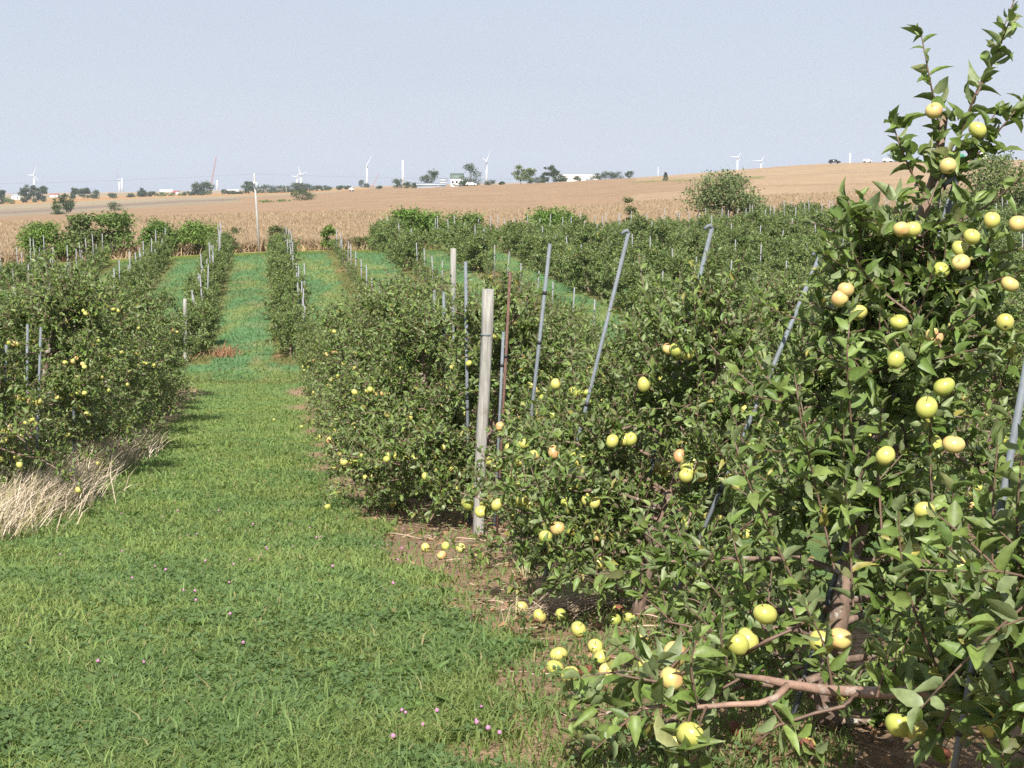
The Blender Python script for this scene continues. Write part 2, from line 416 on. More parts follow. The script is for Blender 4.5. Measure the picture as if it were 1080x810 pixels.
def pal_apple(N, rg):
    base = np.array([.084, .146, .027]); lt = np.array([.200, .262, .072]); ye = np.array([.26, .24, .06]); br = np.array([.13, .085, .06])
    t = rg.beta(1.5, 1.8, N)[:, None]; c = base * (1 - t) + lt * t
    r = rg.random(N)[:, None]
    c = np.where(r > .975, ye, c); c = np.where(r < .02, c * .5 + br * .5, c)
    return c * rg.uniform(.75, 1.25, (N, 1))

# ------------------------------------------------------------------ apple trees
def bez(p0, p1, p2, n):
    t = np.linspace(0, 1, n)[:, None]; return (1 - t) ** 2 * p0 + 2 * t * (1 - t) * p1 + t ** 2 * p2
class Tree:
    def __init__(s, seed): s.rg = np.random.default_rng(seed); s.wood = MB(); s.lp = []; s.la = []; s.ls = []; s.ap = []
    def leaf(s, p, a, l): s.lp.append(p); s.la.append(a); s.ls.append(l)
    def rosette(s, p, d, ll, n):
        rg = s.rg; d = norm(d)
        for _ in range(n):
            v = rg.normal(size=3); v -= d * np.dot(v, d) * .8
            a = norm(norm(v) * .9 + np.array([0, 0, .35]) + d * .3)
            s.leaf(p + a * .012, a, ll * rg.uniform(.5, 1.12))
    def shoot(s, pts, ll, r0=.004, step=.028, taper=True, tipset=True):
        rg = s.rg; pts = np.asarray(pts, float)
        seg = np.linalg.norm(np.diff(pts, axis=0), axis=1); cum = np.concatenate([[0], np.cumsum(seg)]); LL = cum[-1]
        tube(s.wood, pts, np.linspace(r0, r0 * .45, len(pts)), 5, mi=1, cap=False)
        ph = rg.uniform(0, 6.28); q = step * .8
        while q < LL:
            p = np.array([np.interp(q, cum, pts[:, k]) for k in range(3)]); i = min(np.searchsorted(cum, q), len(pts) - 1)
            d = norm(pts[i] - pts[i - 1]); ref = np.array([0, 0, 1.]) if abs(d[2]) < .8 else np.array([1., 0, 0])
            e1 = norm(np.cross(d, ref)); e2 = np.cross(d, e1)
            a = norm((e1 * math.cos(ph) + e2 * math.sin(ph)) * .9 + d * rg.uniform(.25, .8) + np.array([0, 0, .15]))
            s.leaf(p, a, ll * rg.uniform(.7, 1.1) * (1 if q < LL * .8 else .8))
            ph += 2.4 + rg.normal() * .3; q += step * rg.uniform(.75, 1.3)
        if tipset:
            for _ in range(3):
                s.leaf(pts[-1], norm(norm(pts[-1] - pts[-2]) + rg.normal(size=3) * .45), ll * rg.uniform(.5, .85))
    def limb(s, base, d0, Ln, r0, ll, n_rose, n_shoot, droop=.3, apples=.3, shoot_len=(.15, .42)):
        rg = s.rg; d0 = norm(d0)
        p1 = base + d0 * Ln * .55; p2 = base + d0 * Ln * np.array([1, 1, .75]) + np.array([0, 0, -droop * Ln]) + rg.normal(size=3) * .06 * Ln
        P = bez(base, p1, p2, 7); P[1:-1] += rg.normal(size=(5, 3)) * .012
        tube(s.wood, P, np.linspace(r0, .0035, 7), 6, mi=0 if r0 > .009 else 1, cap=False)
        for t in rg.uniform(.18, 1, n_rose):
            f = t * 6; i = min(int(f), 5); p = P[i] + (P[i + 1] - P[i]) * (f - i)
            s.rosette(p + rg.normal(size=3) * .012, P[i + 1] - P[i], ll, int(rg.integers(4, 7)))
            if t > .36 and rg.random() < apples * 1.6:
                for _ in range(1 if rg.random() < .75 else 2): s.ap.append(p * np.array([1.0, 1.0, 1]) + np.array([rg.normal() * .035, rg.normal() * .035, -.05 - rg.random() * .03]))
        for t in rg.uniform(.15, 1, n_shoot):
            f = t * 6; i = min(int(f), 5); p = P[i] + (P[i + 1] - P[i]) * (f - i)
            d = norm(d0 * .45 + rg.normal(size=3) * .55 + np.array([0, 0, .55])); sl = rg.uniform(*shoot_len)
            s.shoot(bez(p, p + d * sl * .55, p + d * sl + np.array([0, 0, .06 - .12 * rg.random()]), 5), ll)
        return P
    def trunk(s, P, r0, r1):
        tube(s.wood, P, np.linspace(r0, r1, len(P)) * (1 + .25 * np.exp(-np.arange(len(P)) * 1.2)), 9, mi=0)
    def crown_mesh(s, name, lod, pal=pal_apple, **kw):
        mb = MB(); add_leaves(mb, s.lp, s.la, s.ls, lod, s.rg, pal, **kw); return mb.mesh(name, M['leaf'], lod < 2)
    def wood_mesh(s, name): return s.wood.mesh(name, [M['bark'], M['twig']], True)
def grow(seed, H=2.2, Rr=.85, n_limb=22, ll=.075, lod=1, base_h=.30, trunk_pts=None, rose=9, shoots=6, apples=.16, tops=6, r0=.038, top_len=(.3, .75), taper=.55, fmax=.99, shoot_len=(.15, .42), droopk=1.0):
    t = Tree(seed); rg = t.rg
    if trunk_pts is None:
        trunk_pts = np.array([[0, 0, -.08], [rg.normal() * .02, rg.normal() * .02, .3 * H], [rg.normal() * .05, rg.normal() * .05, .6 * H], [rg.normal() * .07, rg.normal() * .07, .86 * H]])
    tp = np.asarray(trunk_pts, float)
    tt = np.linspace(0, 1, 9); ax = np.linspace(0, 1, len(tp)); P = np.stack([np.interp(tt, ax, tp[:, k]) for k in range(3)], 1)
    P[1:-1] += rg.normal(size=(7, 3)) * .012
    t.trunk(P, r0, .013)
    Ht = P[-1, 2]
    for i in range(n_limb):
        f = base_h / H + (1 - base_h / H) * ((i + .5) / n_limb) ** .95 * .98; f = f * fmax / .99
        b = np.array([np.interp(f, tt, P[:, k]) for k in range(3)])
        az = i * 2.4 + rg.normal() * .35; el = R(rg.uniform(0, 34))
        Ln = Rr * max(1.12 - taper * f, .28) * rg.uniform(.68, 1.15)
        t.limb(b, np.array([math.cos(az) * math.cos(el), math.sin(az) * math.cos(el), math.sin(el)]), Ln, .013 * (1.15 - f * .5), ll, rose, shoots, droop=droopk * rg.uniform(.05, .45) * (1.25 - f), apples=apples, shoot_len=shoot_len)
    for i in range(tops):
        b = P[-1] - np.array([0, 0, rg.uniform(0, .35) * H * .5]) ; sl = rg.uniform(*top_len)
        d = norm(np.array([rg.normal() * .3, rg.normal() * .3, 1])); t.shoot(bez(b, b + d * sl * .5, b + d * sl + rg.normal(size=3) * .05, 6), ll * .95, r0=.0055, step=.032)
    return t

def apple_mesh(name, m0, rot=None, seed=0):
    mb = MB(); pr = []; rg = np.random.default_rng(seed)
    for k in range(17):
        th = PI * k / 16
        r = math.sin(th) * (1 + .07 * math.cos(th)); z = math.cos(th) * .95
        z -= .26 * math.exp(-(r / .26) ** 2) * (1 if th < PI / 2 else -.62)
        pr.append((max(r, .002) * .0365, z * .0365))
    lathe(mb, pr[::-1], 20)
    V = mb.v[0]; an = np.arctan2(V[:, 1], V[:, 0]); lo = np.clip(-V[:, 2] / .0365, 0, 1)
    k1, k2 = rg.uniform(0, 6.28, 2); f = 1 + .045 * lo * np.cos(5 * an + k1) + .035 * np.cos(an + k2) + .02 * np.cos(2 * an + k1)
    V[:, 0] *= f; V[:, 1] *= f; V[:, 2] += V[:, 0] * rg.uniform(-.14, .14) + V[:, 1] * rg.uniform(-.14, .14)
    tube(mb, [(0, 0, .020), (.002, .001, .034), (.007, .003, .048)], [.0016, .0013, .0018], 5, mi=1)
    me = mb.mesh(name, [m0, M['stem'], M['rot']], True)
    for p in me.polygons:
        c = np.array(p.center)
        if c[2] < 0 and math.hypot(c[0], c[1]) < .0052: p.material_index = 1
        if rot is not None and np.dot(norm(c), norm(np.array(rot))) > .72: p.material_index = 2
    return me
AP = [apple_mesh('apple_yellow', M['apple_y'], seed=1), apple_mesh('apple_blush', M['apple_b'], seed=2)]
APV = [[AP[0], apple_mesh('apple_yellow', M['apple_y'], seed=3), apple_mesh('apple_yellow', M['apple_y'], seed=4)], [AP[1], apple_mesh('apple_blush', M['apple_b'], seed=5)]]
AP_ROT = [apple_mesh('apple_rotting', M['apple_y'], (0, -.7, .6)), apple_mesh('apple_brown', M['rot'])]
apple_proto = None
def add_apple(root, p, blush=False, s=1.0, rg=random):
    global apple_proto
    me = rg.choice(APV[1 if blush else 0])
    o = bpy.data.objects.new('apple', me)
    COL.objects.link(o); o.parent = root; o.location = p; o.scale = (s * rg.uniform(.93, 1.07),) * 2 + (s * rg.uniform(.92, 1.06),)
    o.rotation_euler = (rg.gauss(0, .5), rg.gauss(0, .5), rg.uniform(0, 6.3))
    return o
def to_local(root, p):
    bpy.context.view_layer.update(); return root.matrix_world.inverted() @ Vector(p)

ORD = ['first', 'second', 'third', 'fourth', 'fifth', 'sixth', 'seventh', 'eighth', 'ninth', 'tenth', 'eleventh', 'twelfth', 'thirteenth', 'fourteenth', 'fifteenth', 'sixteenth', 'seventeenth', 'eighteenth', 'nineteenth', 'twentieth', 'twenty-first', 'twenty-second', 'twenty-third', 'twenty-fourth', 'twenty-fifth', 'twenty-sixth', 'twenty-seventh', 'twenty-eighth', 'twenty-ninth', 'thirtieth']

# ---- the tall tree at the near right corner
B0 = gpt(W(874, 748, 4.45)[0], 4.45)
def loc(px, py, d): return W(px, py, d) - B0
def hero():
    root = empty('apple_tree', B0, 'tallest apple tree at near right, its shoots rising far above the horizon into the sky', 'apple tree', 'apple trees of the near rows')
    tp = [np.array([0, 0, -.1]), loc(874, 690, 4.45), loc(900, 560, 4.5), loc(938, 400, 4.55), loc(966, 290, 4.55), loc(985, 200, 4.55), loc(996, 120, 4.55)]
    t = grow(101, H=2.0, Rr=.82, n_limb=40, ll=.063, lod=0, base_h=.14, trunk_pts=tp, rose=20, shoots=13, apples=0, tops=0, r0=.036, taper=1.30, fmax=.72, shoot_len=(.10, .26))
    sh = [([(1000, 190), (990, 130), (982, 90), (972, 38)], 4.5), ([(996, 200), (1012, 145), (1030, 95), (1043, 70), (1072, -6)], 4.55),
          ([(1030, 100), (1050, 60), (1064, 24)], 4.5), ([(985, 220), (962, 185), (948, 150), (942, 132)], 4.45), ([(975, 250), (930, 238), (902, 230), (893, 208)], 4.4),
          ([(960, 300), (905, 290), (868, 268)], 4.35), ([(990, 200), (1030, 165), (1062, 128), (1078, 108)], 4.5), ([(1000, 240), (1045, 215), (1085, 180)], 4.4),
          ([(960, 330), (920, 300), (900, 270), (897, 255)], 4.3), ([(905, 520), (897, 440), (893, 380), (897, 328)], 4.2), ([(880, 600), (862, 520), (846, 450), (838, 395)], 4.1),
          ([(930, 560), (925, 480), (930, 430)], 4.1), ([(850, 640), (812, 560), (785, 500), (772, 455)], 4.15), ([(900, 640), (896, 560), (890, 500)], 4.0), ([(985, 560), (980, 470), (985, 420)], 4.1),
          ([(820, 690), (795, 640), (778, 590), (770, 552)], 4.0), ([(1010, 480), (1050, 420), (1072, 360)], 4.3), ([(1000, 330), (1040, 300), (1080, 285)], 4.35),
          ([(1005, 190), (1024, 160), (1034, 140), (1050, 120)], 4.5), ([(980, 215), (1000, 165), (1018, 150)], 4.45)]
    for pts, d in sh:
        P = np.array([loc(x, y, d + .06 * math.sin(i * 2.1)) for i, (x, y) in enumerate(pts)])
        tt = np.linspace(0, 1, 8); ax = np.linspace(0, 1, len(P)); P = np.stack([np.interp(tt, ax, P[:, k]) for k in range(3)], 1)
        t.shoot(P, .072, r0=.0045, step=.021)
    for px, py, d in [(905, 225, 4.4), (948, 138, 4.45), (1036, 150, 4.5), (1060, 125, 4.5), (985, 150, 4.5), (1010, 130, 4.5), (930, 250, 4.35), (890, 235, 4.35), (1025, 215, 4.4), (1000, 180, 4.45),
                      (965, 165, 4.45), (978, 185, 4.5), (1015, 185, 4.45), (945, 215, 4.4), (1050, 165, 4.5)]:
        t.rosette(loc(px, py, d), (0, 0, 1), .08, 7)
    root_w = link('trunk', t.wood_mesh('trunk_tall'), root)
    link('crown', t.crown_mesh('crown_tall', 0), root)
    aps = [(985, 117, 1, 4.42), (1031, 137, 0, 4.42), (1000, 175, 1, 4.3), (951, 242, 1, 4.3), (1046, 232, 0, 4.25), (1073, 236, 1, 4.25), (1014, 277, 1, 4.2), (892, 306, 1, 4.2), (886, 315, 1, 4.2), (985, 355, 1, 4.15),
           (945, 380, 0, 4.1), (996, 408, 0, 4.1), (977, 430, 0, 4.0), (934, 481, 0, 4.05), (1006, 469, 1, 4.0), (975, 539, 0, 3.95), (807, 648, 0, 3.9), (886, 674, 1, 3.75), (866, 678, 0, 3.85), (778, 680, 0, 3.85), (788, 676, 0, 3.95), (1008, 598, 0, 3.95),
           (962, 242, 0, 4.35), (1012, 262, 0, 4.3), (1025, 250, 0, 4.25), (905, 330, 0, 4.3), (960, 580, 0, 4.1), (985, 470, 0, 4.2), (948, 340, 0, 4.25), (1060, 340, 0, 4.3), (1065, 300, 1, 4.3), (992, 285, 0, 4.3)]
    for px, py, b, d in aps: add_apple(root, loc(px, py, d), b, .70 if py < 400 else .82 if py < 590 else .95)
    return root
hero()

# ---- the low tree just outside the right edge whose limb crosses the corner
B1 = gpt(1.62, 3.05)
def tree_edge():
    root = empty('apple_tree', B1, 'low apple tree cut by right edge, thick bare limb reaching left near ground', 'apple tree', 'apple trees of the near rows')
    l1 = lambda px, py, d: W(px, py, d) - B1
    t = grow(103, H=1.25, Rr=.72, n_limb=28, ll=.076, lod=0, base_h=.22, rose=16, shoots=10, apples=0, tops=8, r0=.036, top_len=(.15, .3))
    lm = MB()
    P = np.array([np.array([0, 0, .42]), l1(1120, 738, 3.2), l1(1060, 733, 3.35), l1(990, 730, 3.5), l1(930, 731, 3.6), l1(872, 728, 3.7), l1(832, 722, 3.78), l1(805, 716, 3.85), l1(775, 712, 3.9)])
    tube(lm, P, [.022, .021, .019, .0175, .0165, .0145, .0125, .010, .006], 9, mi=0)
    P2 = np.array([l1(832, 722, 3.78), l1(818, 736, 3.72), l1(800, 742, 3.7), l1(770, 743, 3.7), l1(735, 746, 3.7), l1(700, 744, 3.72), l1(640, 752, 3.75), l1(600, 760, 3.8)])
    tube(lm, P2, [.0115, .0105, .009, .008, .007, .006, .005, .004], 7, mi=0)
    P3 = np.array([l1(905, 731, 3.62), l1(890, 745, 3.6), l1(860, 752, 3.6), l1(820, 765, 3.6), l1(790, 790, 3.6)]); tube(lm, P3, [.006, .006, .005, .004, .003], 6, mi=1)
    P4 = np.array([l1(775, 712, 3.9), l1(740, 703, 3.85), l1(700, 716, 3.8), l1(660, 700, 3.75)]); tube(lm, P4, [.006, .005, .004, .003], 6, mi=1)
    P5 = np.array([l1(690, 725, 3.75), l1(720, 690, 3.75), l1(748, 665, 3.8), l1(700, 655, 3.8)]); tube(lm, P5, [.005, .0045, .004, .003], 6, mi=1)
    P6 = np.array([l1(785, 690, 3.85), l1(808, 676, 3.75), l1(835, 664, 3.8), l1(850, 655, 3.8)]); tube(lm, P6, [.006, .0055, .005, .004], 6, mi=1)
    keepw, t.wood = t.wood, lm
    for pts, d in [([(640, 752), (615, 740), (600, 728)], 3.75), ([(700, 744), (680, 700), (655, 680)], 3.7), ([(735, 746), (728, 700), (735, 672)], 3.7), ([(680, 745), (650, 770), (628, 790)], 3.65), ([(730, 746), (722, 775), (712, 800)], 3.6),
                   ([(770, 712), (760, 680), (764, 640)], 3.8), ([(1000, 730), (1020, 700), (1040, 655)], 3.4), ([(1030, 732), (1035, 660), (1030, 600), (1040, 540)], 3.3), ([(960, 735), (985, 710), (1012, 690)], 3.4), ([(1050, 735), (1062, 690), (1078, 640)], 3.2),
                   ([(1010, 735), (990, 770), (975, 790)], 3.4), ([(925, 735), (935, 700), (945, 660)], 3.5), ([(1040, 600), (1055, 545), (1062, 500)], 3.3), ([(700, 720), (668, 715), (640, 708), (612, 715)], 3.7), ([(745, 745), (735, 770), (740, 795)], 3.65),
                   ([(810, 740), (830, 770), (860, 790)], 3.6), ([(780, 716), (745, 735), (735, 760)], 3.8), ([(1075, 735), (1050, 640), (1045, 560), (1052, 470)], 3.05), ([(1090, 720), (1075, 620), (1072, 540), (1078, 480)], 3.0), ([(1060, 735), (1015, 640), (1000, 560), (1006, 520)], 3.2), ([(1000, 735), (970, 660), (950, 600), (948, 540)], 3.35), ([(1080, 740), (1060, 770), (1040, 790)], 3.1), ([(880, 735), (870, 680), (850, 640)], 3.7), ([(1020, 735), (1000, 690), (960, 650), (930, 640)], 3.4)]:
        P = np.array([l1(x, y, d) for x, y in pts]); tt = np.linspace(0, 1, 6); ax = np.linspace(0, 1, len(P)); P = np.stack([np.interp(tt, ax, P[:, k]) for k in range(3)], 1)
        t.shoot(P, .076, r0=.0045, step=.020)
    t.wood = keepw; link('limb', lm.mesh('limb', [M['bark_l'], M['twig']], True), root)
    for px, py, d in [(700, 744, 3.7), (650, 748, 3.75), (620, 745, 3.75), (735, 740, 3.7), (760, 715, 3.85), (985, 735, 3.45), (1020, 745, 3.35), (945, 725, 3.5), (720, 790, 3.6), (690, 700, 3.75), (1050, 760, 3.2), (1000, 745, 3.4)]:
        t.rosette(l1(px, py, d), (0, 0, 1), .10, 7)
    link('trunk', t.wood_mesh('trunk_low'), root)
    link('crown', t.crown_mesh('crown_low', 0), root)
    for px, py, b, d in [(708, 716, 1, 3.75), (728, 775, 0, 3.6), (712, 782, 0, 3.65), (712, 690, 1, 3.85), (948, 765, 0, 3.5), (964, 768, 0, 3.5), (1043, 742, 0, 3.3), (1046, 764, 0, 3.3), (1052, 690, 0, 3.3), (680, 698, 0, 4.1)]:
        add_apple(root, l1(px, py, d), b, .98)
M['bark_l'] = simple('smooth_limb_bark', (.24, .15, .11), .7, noise=.3, scale=18, bump=.25, spots=((.30, .24, .20), .56, .66, 24))
tree_edge()

# ---- variants
VAR = []
for i in range(6):
    t = grow(200 + i, H=[2.1, 2.3, 1.95, 2.2, 2.4, 2.05][i], Rr=[1.12, 1.02, 1.15, 1.08, 1.04, 1.15][i], n_limb=44, ll=.064, lod=0 if i < 3 else 1, base_h=.10, rose=21, shoots=12, top_len=(.2, .5), apples=.22, tops=8, droopk=1.3, taper=.78)
    VAR.append((t.wood_mesh('trunk_near'), t.crown_mesh('crown_near', 0 if i < 3 else 1), t.ap))
# low skirted kind: long drooping limbs towards the lane
SKIRT = []
for i in range(2):
    t = grow(250 + i, H=2.05, Rr=1.05, n_limb=42, ll=.062, lod=0, base_h=.10, rose=20, shoots=12, apples=.2, tops=7, droopk=1.2, taper=.78, top_len=(.2, .45))
    for k in range(13):
        az = PI * (1.02 + .42 * (k / 12.0 - .35)) + t.rg.normal() * .12; el = R(t.rg.uniform(2, 30))
        t.limb(np.array([0, 0, t.rg.uniform(.2, .75)]), np.array([math.cos(az) * math.cos(el), math.sin(az) * math.cos(el), math.sin(el)]), t.rg.uniform(.8, 1.25), .012, .062, 24, 14, droop=t.rg.uniform(.05, .32), apples=.26, shoot_len=(.12, .3))
    SKIRT.append((t.wood_mesh('trunk_skirt'), t.crown_mesh('crown_skirt', 0), t.ap))
MID = []
for i in range(6):
    t = grow(300 + i, H=[2.2, 2.4, 2.1, 2.3, 2.5, 2.2][i], Rr=[1.0, .9, 1.05, .95, .9, 1.0][i], n_limb=36, ll=.076, lod=1 if i < 3 else 2, base_h=.10, rose=15, shoots=9, top_len=(.2, .55), apples=.16, tops=8, droopk=1.2)
    MID.append((t.wood_mesh('trunk_mid'), t.crown_mesh('crown_mid', 1 if i < 3 else 2), t.ap))

def in_view(x, y, m=90, w=0.0):
    if y < 1: return False
    px = 540 + (x - w) / y * F, 540 + (x + w) / y * F
    return px[1] > -m and px[0] < 1080 + m
rg_s = random.uniform
def place_tree(name, var, x, y, label, cat, group, spin, tilt, scale, apples=0, tilt2=0.0, drop=0.0):
    root = empty(name, gpt(x, y) - np.array([0, 0, drop]), label, cat, group)
    root.rotation_mode = 'ZYX'; root.rotation_euler = (tilt2, tilt, spin); root.scale = (scale, scale, scale * random.uniform(.95, 1.08))
    link('trunk', var[0], root); link('crown', var[1], root)
    aps = [p for p in var[2] if p[2] > .28]; random.shuffle(aps); aps = sorted(aps[:int(apples * 1.6)], key=lambda p: -math.hypot(p[0], p[1]))
    for p in aps[:apples]: add_apple(root, p, random.random() < .10 + .18 * (p[2] > 1.3), rg_s(.72, .90) / scale)
    return root
ROWN = {1: 'the row along the right of the grass lane', 2: 'the second row right of the grass lane', 3: 'the third row right of the grass lane', 4: 'the fourth row right of the grass lane', 5: 'the fifth row right of the grass lane',
        -1: 'the row along the left of the grass lane', -2: 'the second row left of the grass lane', -3: 'the third row left of the grass lane'}
near_trees = []
for row in (1, -1, 2, 3, 4, 5, -2):
    u0 = 2.15 + 4.3 * (row - 1) if row > 0 else -2.45 + 4.3 * (row + 1)
    k = 0; y = 6.45 if row == 1 else 4.5
    y += 0 if row == 1 else random.uniform(0, 1.0) + (7.0 if row == -1 else 0)
    while y < (40.5 if row > 0 else 37.0):
        x = x_of(u0 + random.uniform(-.08, .08), y)
        if in_view(x, y, 30, 1.0):
            k += 1
            dist = y
            left = (k % 2 == 0)
            tilt = (R(-9) if left else R(11)) * random.uniform(.5, 1.2)
            if row == 1 and k == 2: x += .2
            if row == 1 and y < 12: tilt = [R(14), R(16), R(8), R(6)][min(k - 1, 3)]
            v = VAR[int(rng.integers(0, 3))] if y < 10.5 else VAR[int(rng.integers(0, 6))] if y < 20 else MID[int(rng.integers(0, 3))] if y < 28 else MID[int(rng.integers(3, 6))]
            if row == 1 and k <= 3: v = VAR[[2, 0, 1][k - 1]]
            if row == 1 and k <= 4: v = SKIRT[k % 2]
            s = random.uniform(.9, 1.08) * ((.84 if y < 7.5 else .84) if (row == 1 and y < 9.5) else 1.0)
            if row < 0: s *= 1.16 if y < 30 else 1.02
            if row >= 2: s *= .94
            if row == 1 and 14.5 < y < 32: s *= 1.08
            if row == -1 and y < 15: s *= .84
            nap = 92 if y < 10 else 92 if y < 16 else 72 if y < 24 else 40 if y < 34 else 0
            if row == 1 and k <= 4: nap = 100
            if row > 1: nap = nap // 2 if y > 14 else nap
            lead = 'left-leaning' if left else 'right-leaning'
            nth = ORD[k - 1]
            look = 'full of yellow apples' if nap >= 22 else 'with few apples' if nap else 'without visible apples'
            lab = f'{nth} apple tree in {ROWN[row]}, {look}'.replace('grass lane', 'lane')
            if row == 1: lab = f'{nth} apple tree behind the corner tree, right row of the lane, {look}'
            near_trees.append(place_tree('apple_tree', v, x, y, lab, 'apple tree', 'apple trees of the near rows', random.uniform(-.25, .25) if (row == 1 and k <= 4) else random.uniform(0, 6.28), tilt, s, nap, R(random.uniform(-5, 5))))
        y += random.uniform(1.75, 2.15)
        if row == 1 and k <= 4: y = [8.5, 11.8, 13.4, 15.2][k - 1]

# ------------------------------------------------------------------ poles, stakes, posts
def make_pole(base, top, label, r=.016, m='galv', hook=True, ties=2, group='steel poles tied to the apple trees', cat='pole'):
    base = np.asarray(base, float); top = np.asarray(top, float)
    root = empty('trellis_pole', base, label, cat, group)
    v = top - base; Ln = np.linalg.norm(v); d = v / Ln
    mb = MB(); r *= .78; tube(mb, [-d * .15, d * Ln * .5, d * Ln], r, 10); link('shaft', mb.mesh('shaft', M[m], True), root)
    if hook:
        hb = MB(); h = np.array([-1, -.2, -.12]); h = h / np.linalg.norm(h)
        e = d * Ln; tube(hb, [e - d * .004, e + d * .012 + h * .012, e + h * .022 + d * .010, e + h * .038 - d * .004], [r * 1.02, r, r * .9, r * .85], 9)
        link('hook', hb.mesh('hook', M[m], True), root)
    for i in range(ties):
        f = random.uniform(.2, .9); tb = MB(); tube(tb, [d * Ln * f - d * .012, d * Ln * f + d * .012], r * 1.3, 9); link('tie', tb.mesh('tie', M['rubber'], True), root)
    return root
def pole_px(b, t, d, label, **kw):
    p = W(b[0], b[1], d); g = gpt(p[0], d)
    tp = W(t[0], t[1], d); 
    # keep the photographed lean, start on the ground
    f = (g[2] - p[2]) / (tp[2] - p[2]); g2 = p + (tp - p) * f
    return make_pole(gpt(g2[0], d) , tp, label, **kw)
pole_px((985, 930), (1100, 290), 3.3, 'thick grey steel pole leaning right at the right picture edge, nearest of the poles', r=.0115)
pole_px((838, 750), (1008, 192), 4.5, 'leaning grey steel pole tied beside the trunk of the tallest corner tree', r=.0125)
pole_px((703, 650), (866, 267), 6.15, 'leaning grey steel pole with hooked top just left of the tallest corner tree', r=.0125)
pole_px((660, 600), (751, 240), 6.7, 'leaning grey steel pole with hooked top standing out against the big willow-like shrub', r=.0130)
pole_px((585, 565), (663, 245), 7.8, 'leaning grey steel pole with hooked top below the thin upright sapling', r=.0140)
pole_px((549, 545), (580, 257), 9.7, 'long nearly upright grey steel pole right of the square wooden post', r=.0165, hook=False, ties=5)
pole_px((525, 545), (538, 287), 10.6, 'rusty brown rod just right of the square wooden post', r=.014, m='rust', hook=False, ties=2)
pole_px((522, 540), (531, 350), 11.2, 'short slim grey rod between rusty rod and square wooden post', r=.016, hook=False, ties=1)
pole_px((494, 520), (491, 276), 11.6, 'slim grey rod with black ties just left of the square wooden post', r=.018, hook=False, ties=7)
pole_px((468, 500), (468, 308), 13.6, 'thin grey rod left of the wooden post, longer of a close pair', r=.018, hook=False, ties=2)
pole_px((478, 490), (478, 308), 14.6, 'thin pale rod left of the wooden post, shorter of a close pair', r=.018, hook=False, ties=1)
pole_px((458, 480), (458, 306), 16.5, 'dull grey rod standing left of the close pair of rods', r=.018, hook=False, ties=2)
pole_px((417, 440), (419, 322), 22, 'grey rod among leaves midway along the right row of the lane', r=.022, hook=False, ties=1)
pole_px((27, 505), (29, 342), 14.0, 'left of two close bare grey rods in the left row', r=.016, hook=False, ties=0)
pole_px((38, 500), (43, 345), 14.4, 'right of two close bare grey rods in the left row', r=.016, hook=False, ties=0)
pole_px((3, 520), (7, 350), 13.6, 'grey rod with black ties at the left picture edge', r=.018, hook=False, ties=4)
pole_px((39, 460), (38, 304), 18.5, 'stout pale grey rod behind the two close bare rods', r=.03, hook=False, ties=0)
pole_px((78, 480), (77, 330), 17, 'grey rod half hidden in leaves of the left row', r=.02, hook=False, ties=1)
def wood_post(b, t, d, r, label):
    p = W(b[0], b[1], d); g = gpt(p[0], d); tp = W(t[0], t[1], d)
    v = tp - g; n = 8
    root = empty('wooden_post', g, label, 'post', 'wooden trellis posts')
    mb = MB(); rg = np.random.default_rng(int(b[0]))
    P = np.array([v * k / (n - 1) for k in range(n)]); P[0] -= np.array([0, 0, .15]); P[1:-1] += rg.normal(size=(n - 2, 3)) * .004
    # square section with rounded corners
    th = np.arange(12) * 2 * PI / 12; rr = 1 / (np.abs(np.cos(th)) ** 5 + np.abs(np.sin(th)) ** 5) ** .2
    V = []; Q = []
    for i in range(n):
        for k in range(12): V.append(P[i] + r * (1 + .04 * rg.normal()) * rr[k] * np.array([math.cos(th[k] + .3), math.sin(th[k] + .3), 0]))
    for i in range(n - 1):
        for k in range(12): Q.append((i * 12 + k, i * 12 + (k + 1) % 12, (i + 1) * 12 + (k + 1) % 12, (i + 1) * 12 + k))
    V.append(P[-1] + np.array([0, 0, .004])); c = len(V) - 1
    T = [(c, (n - 1) * 12 + k, (n - 1) * 12 + (k + 1) % 12) for k in range(12)]
    mb.add(V, T, Q); link('shaft', mb.mesh('wooden_shaft', M['post']), root)
    wb = MB(); tube(wb, [v * .82 - np.array([0, 0, .006]), v * .82 + np.array([0, 0, .006])], r * 1.16, 12); link('wire_band', wb.mesh('wire_band', M['galv'], True), root)
wood_post((504, 560), (515, 305), 10.6, .039, 'square weathered wooden post rising from the foliage of the right row')
wood_post((195, 372), (195, 315), 46, .055, 'pale wooden end post at the near end of the far left row')
wood_post((476, 420), (478, 262), 24, .045, 'grey wooden post further back behind the thin rods')

# ------------------------------------------------------------------ far block of young trees
YNG = []
for i in range(7):
    t = grow(400 + i, H=[1.35, 1.5, 1.25, 1.45, 1.3, 1.55, 1.4][i], Rr=[.75, .65, .8, .7, .75, .68, .8][i], n_limb=20, ll=.125, lod=2, base_h=.1, rose=9, shoots=5, apples=0, tops=4, r0=.03, top_len=(.15, .4))
    YNG.append((t.wood_mesh('trunk_young'), t.crown_mesh('crown_young', 2), []))
SML = []
for i in range(3):
    t = grow(450 + i, H=1.0, Rr=.32, n_limb=6, ll=.10, lod=2, base_h=.2, rose=4, shoots=2, apples=0, tops=2, r0=.02, top_len=(.1, .3))
    SML.append((t.wood_mesh('trunk_small'), t.crown_mesh('crown_small', 2), []))
stake_mb = MB(); tube(stake_mb, [(0, 0, -.1), (0, 0, .9), (0, 0, 1.85)], .026, 8); tube(stake_mb, [(0, 0, 1.85), (0, 0, 1.87)], [.026, .015], 8)
STAKE = stake_mb.mesh('stake', M['stake'], True)
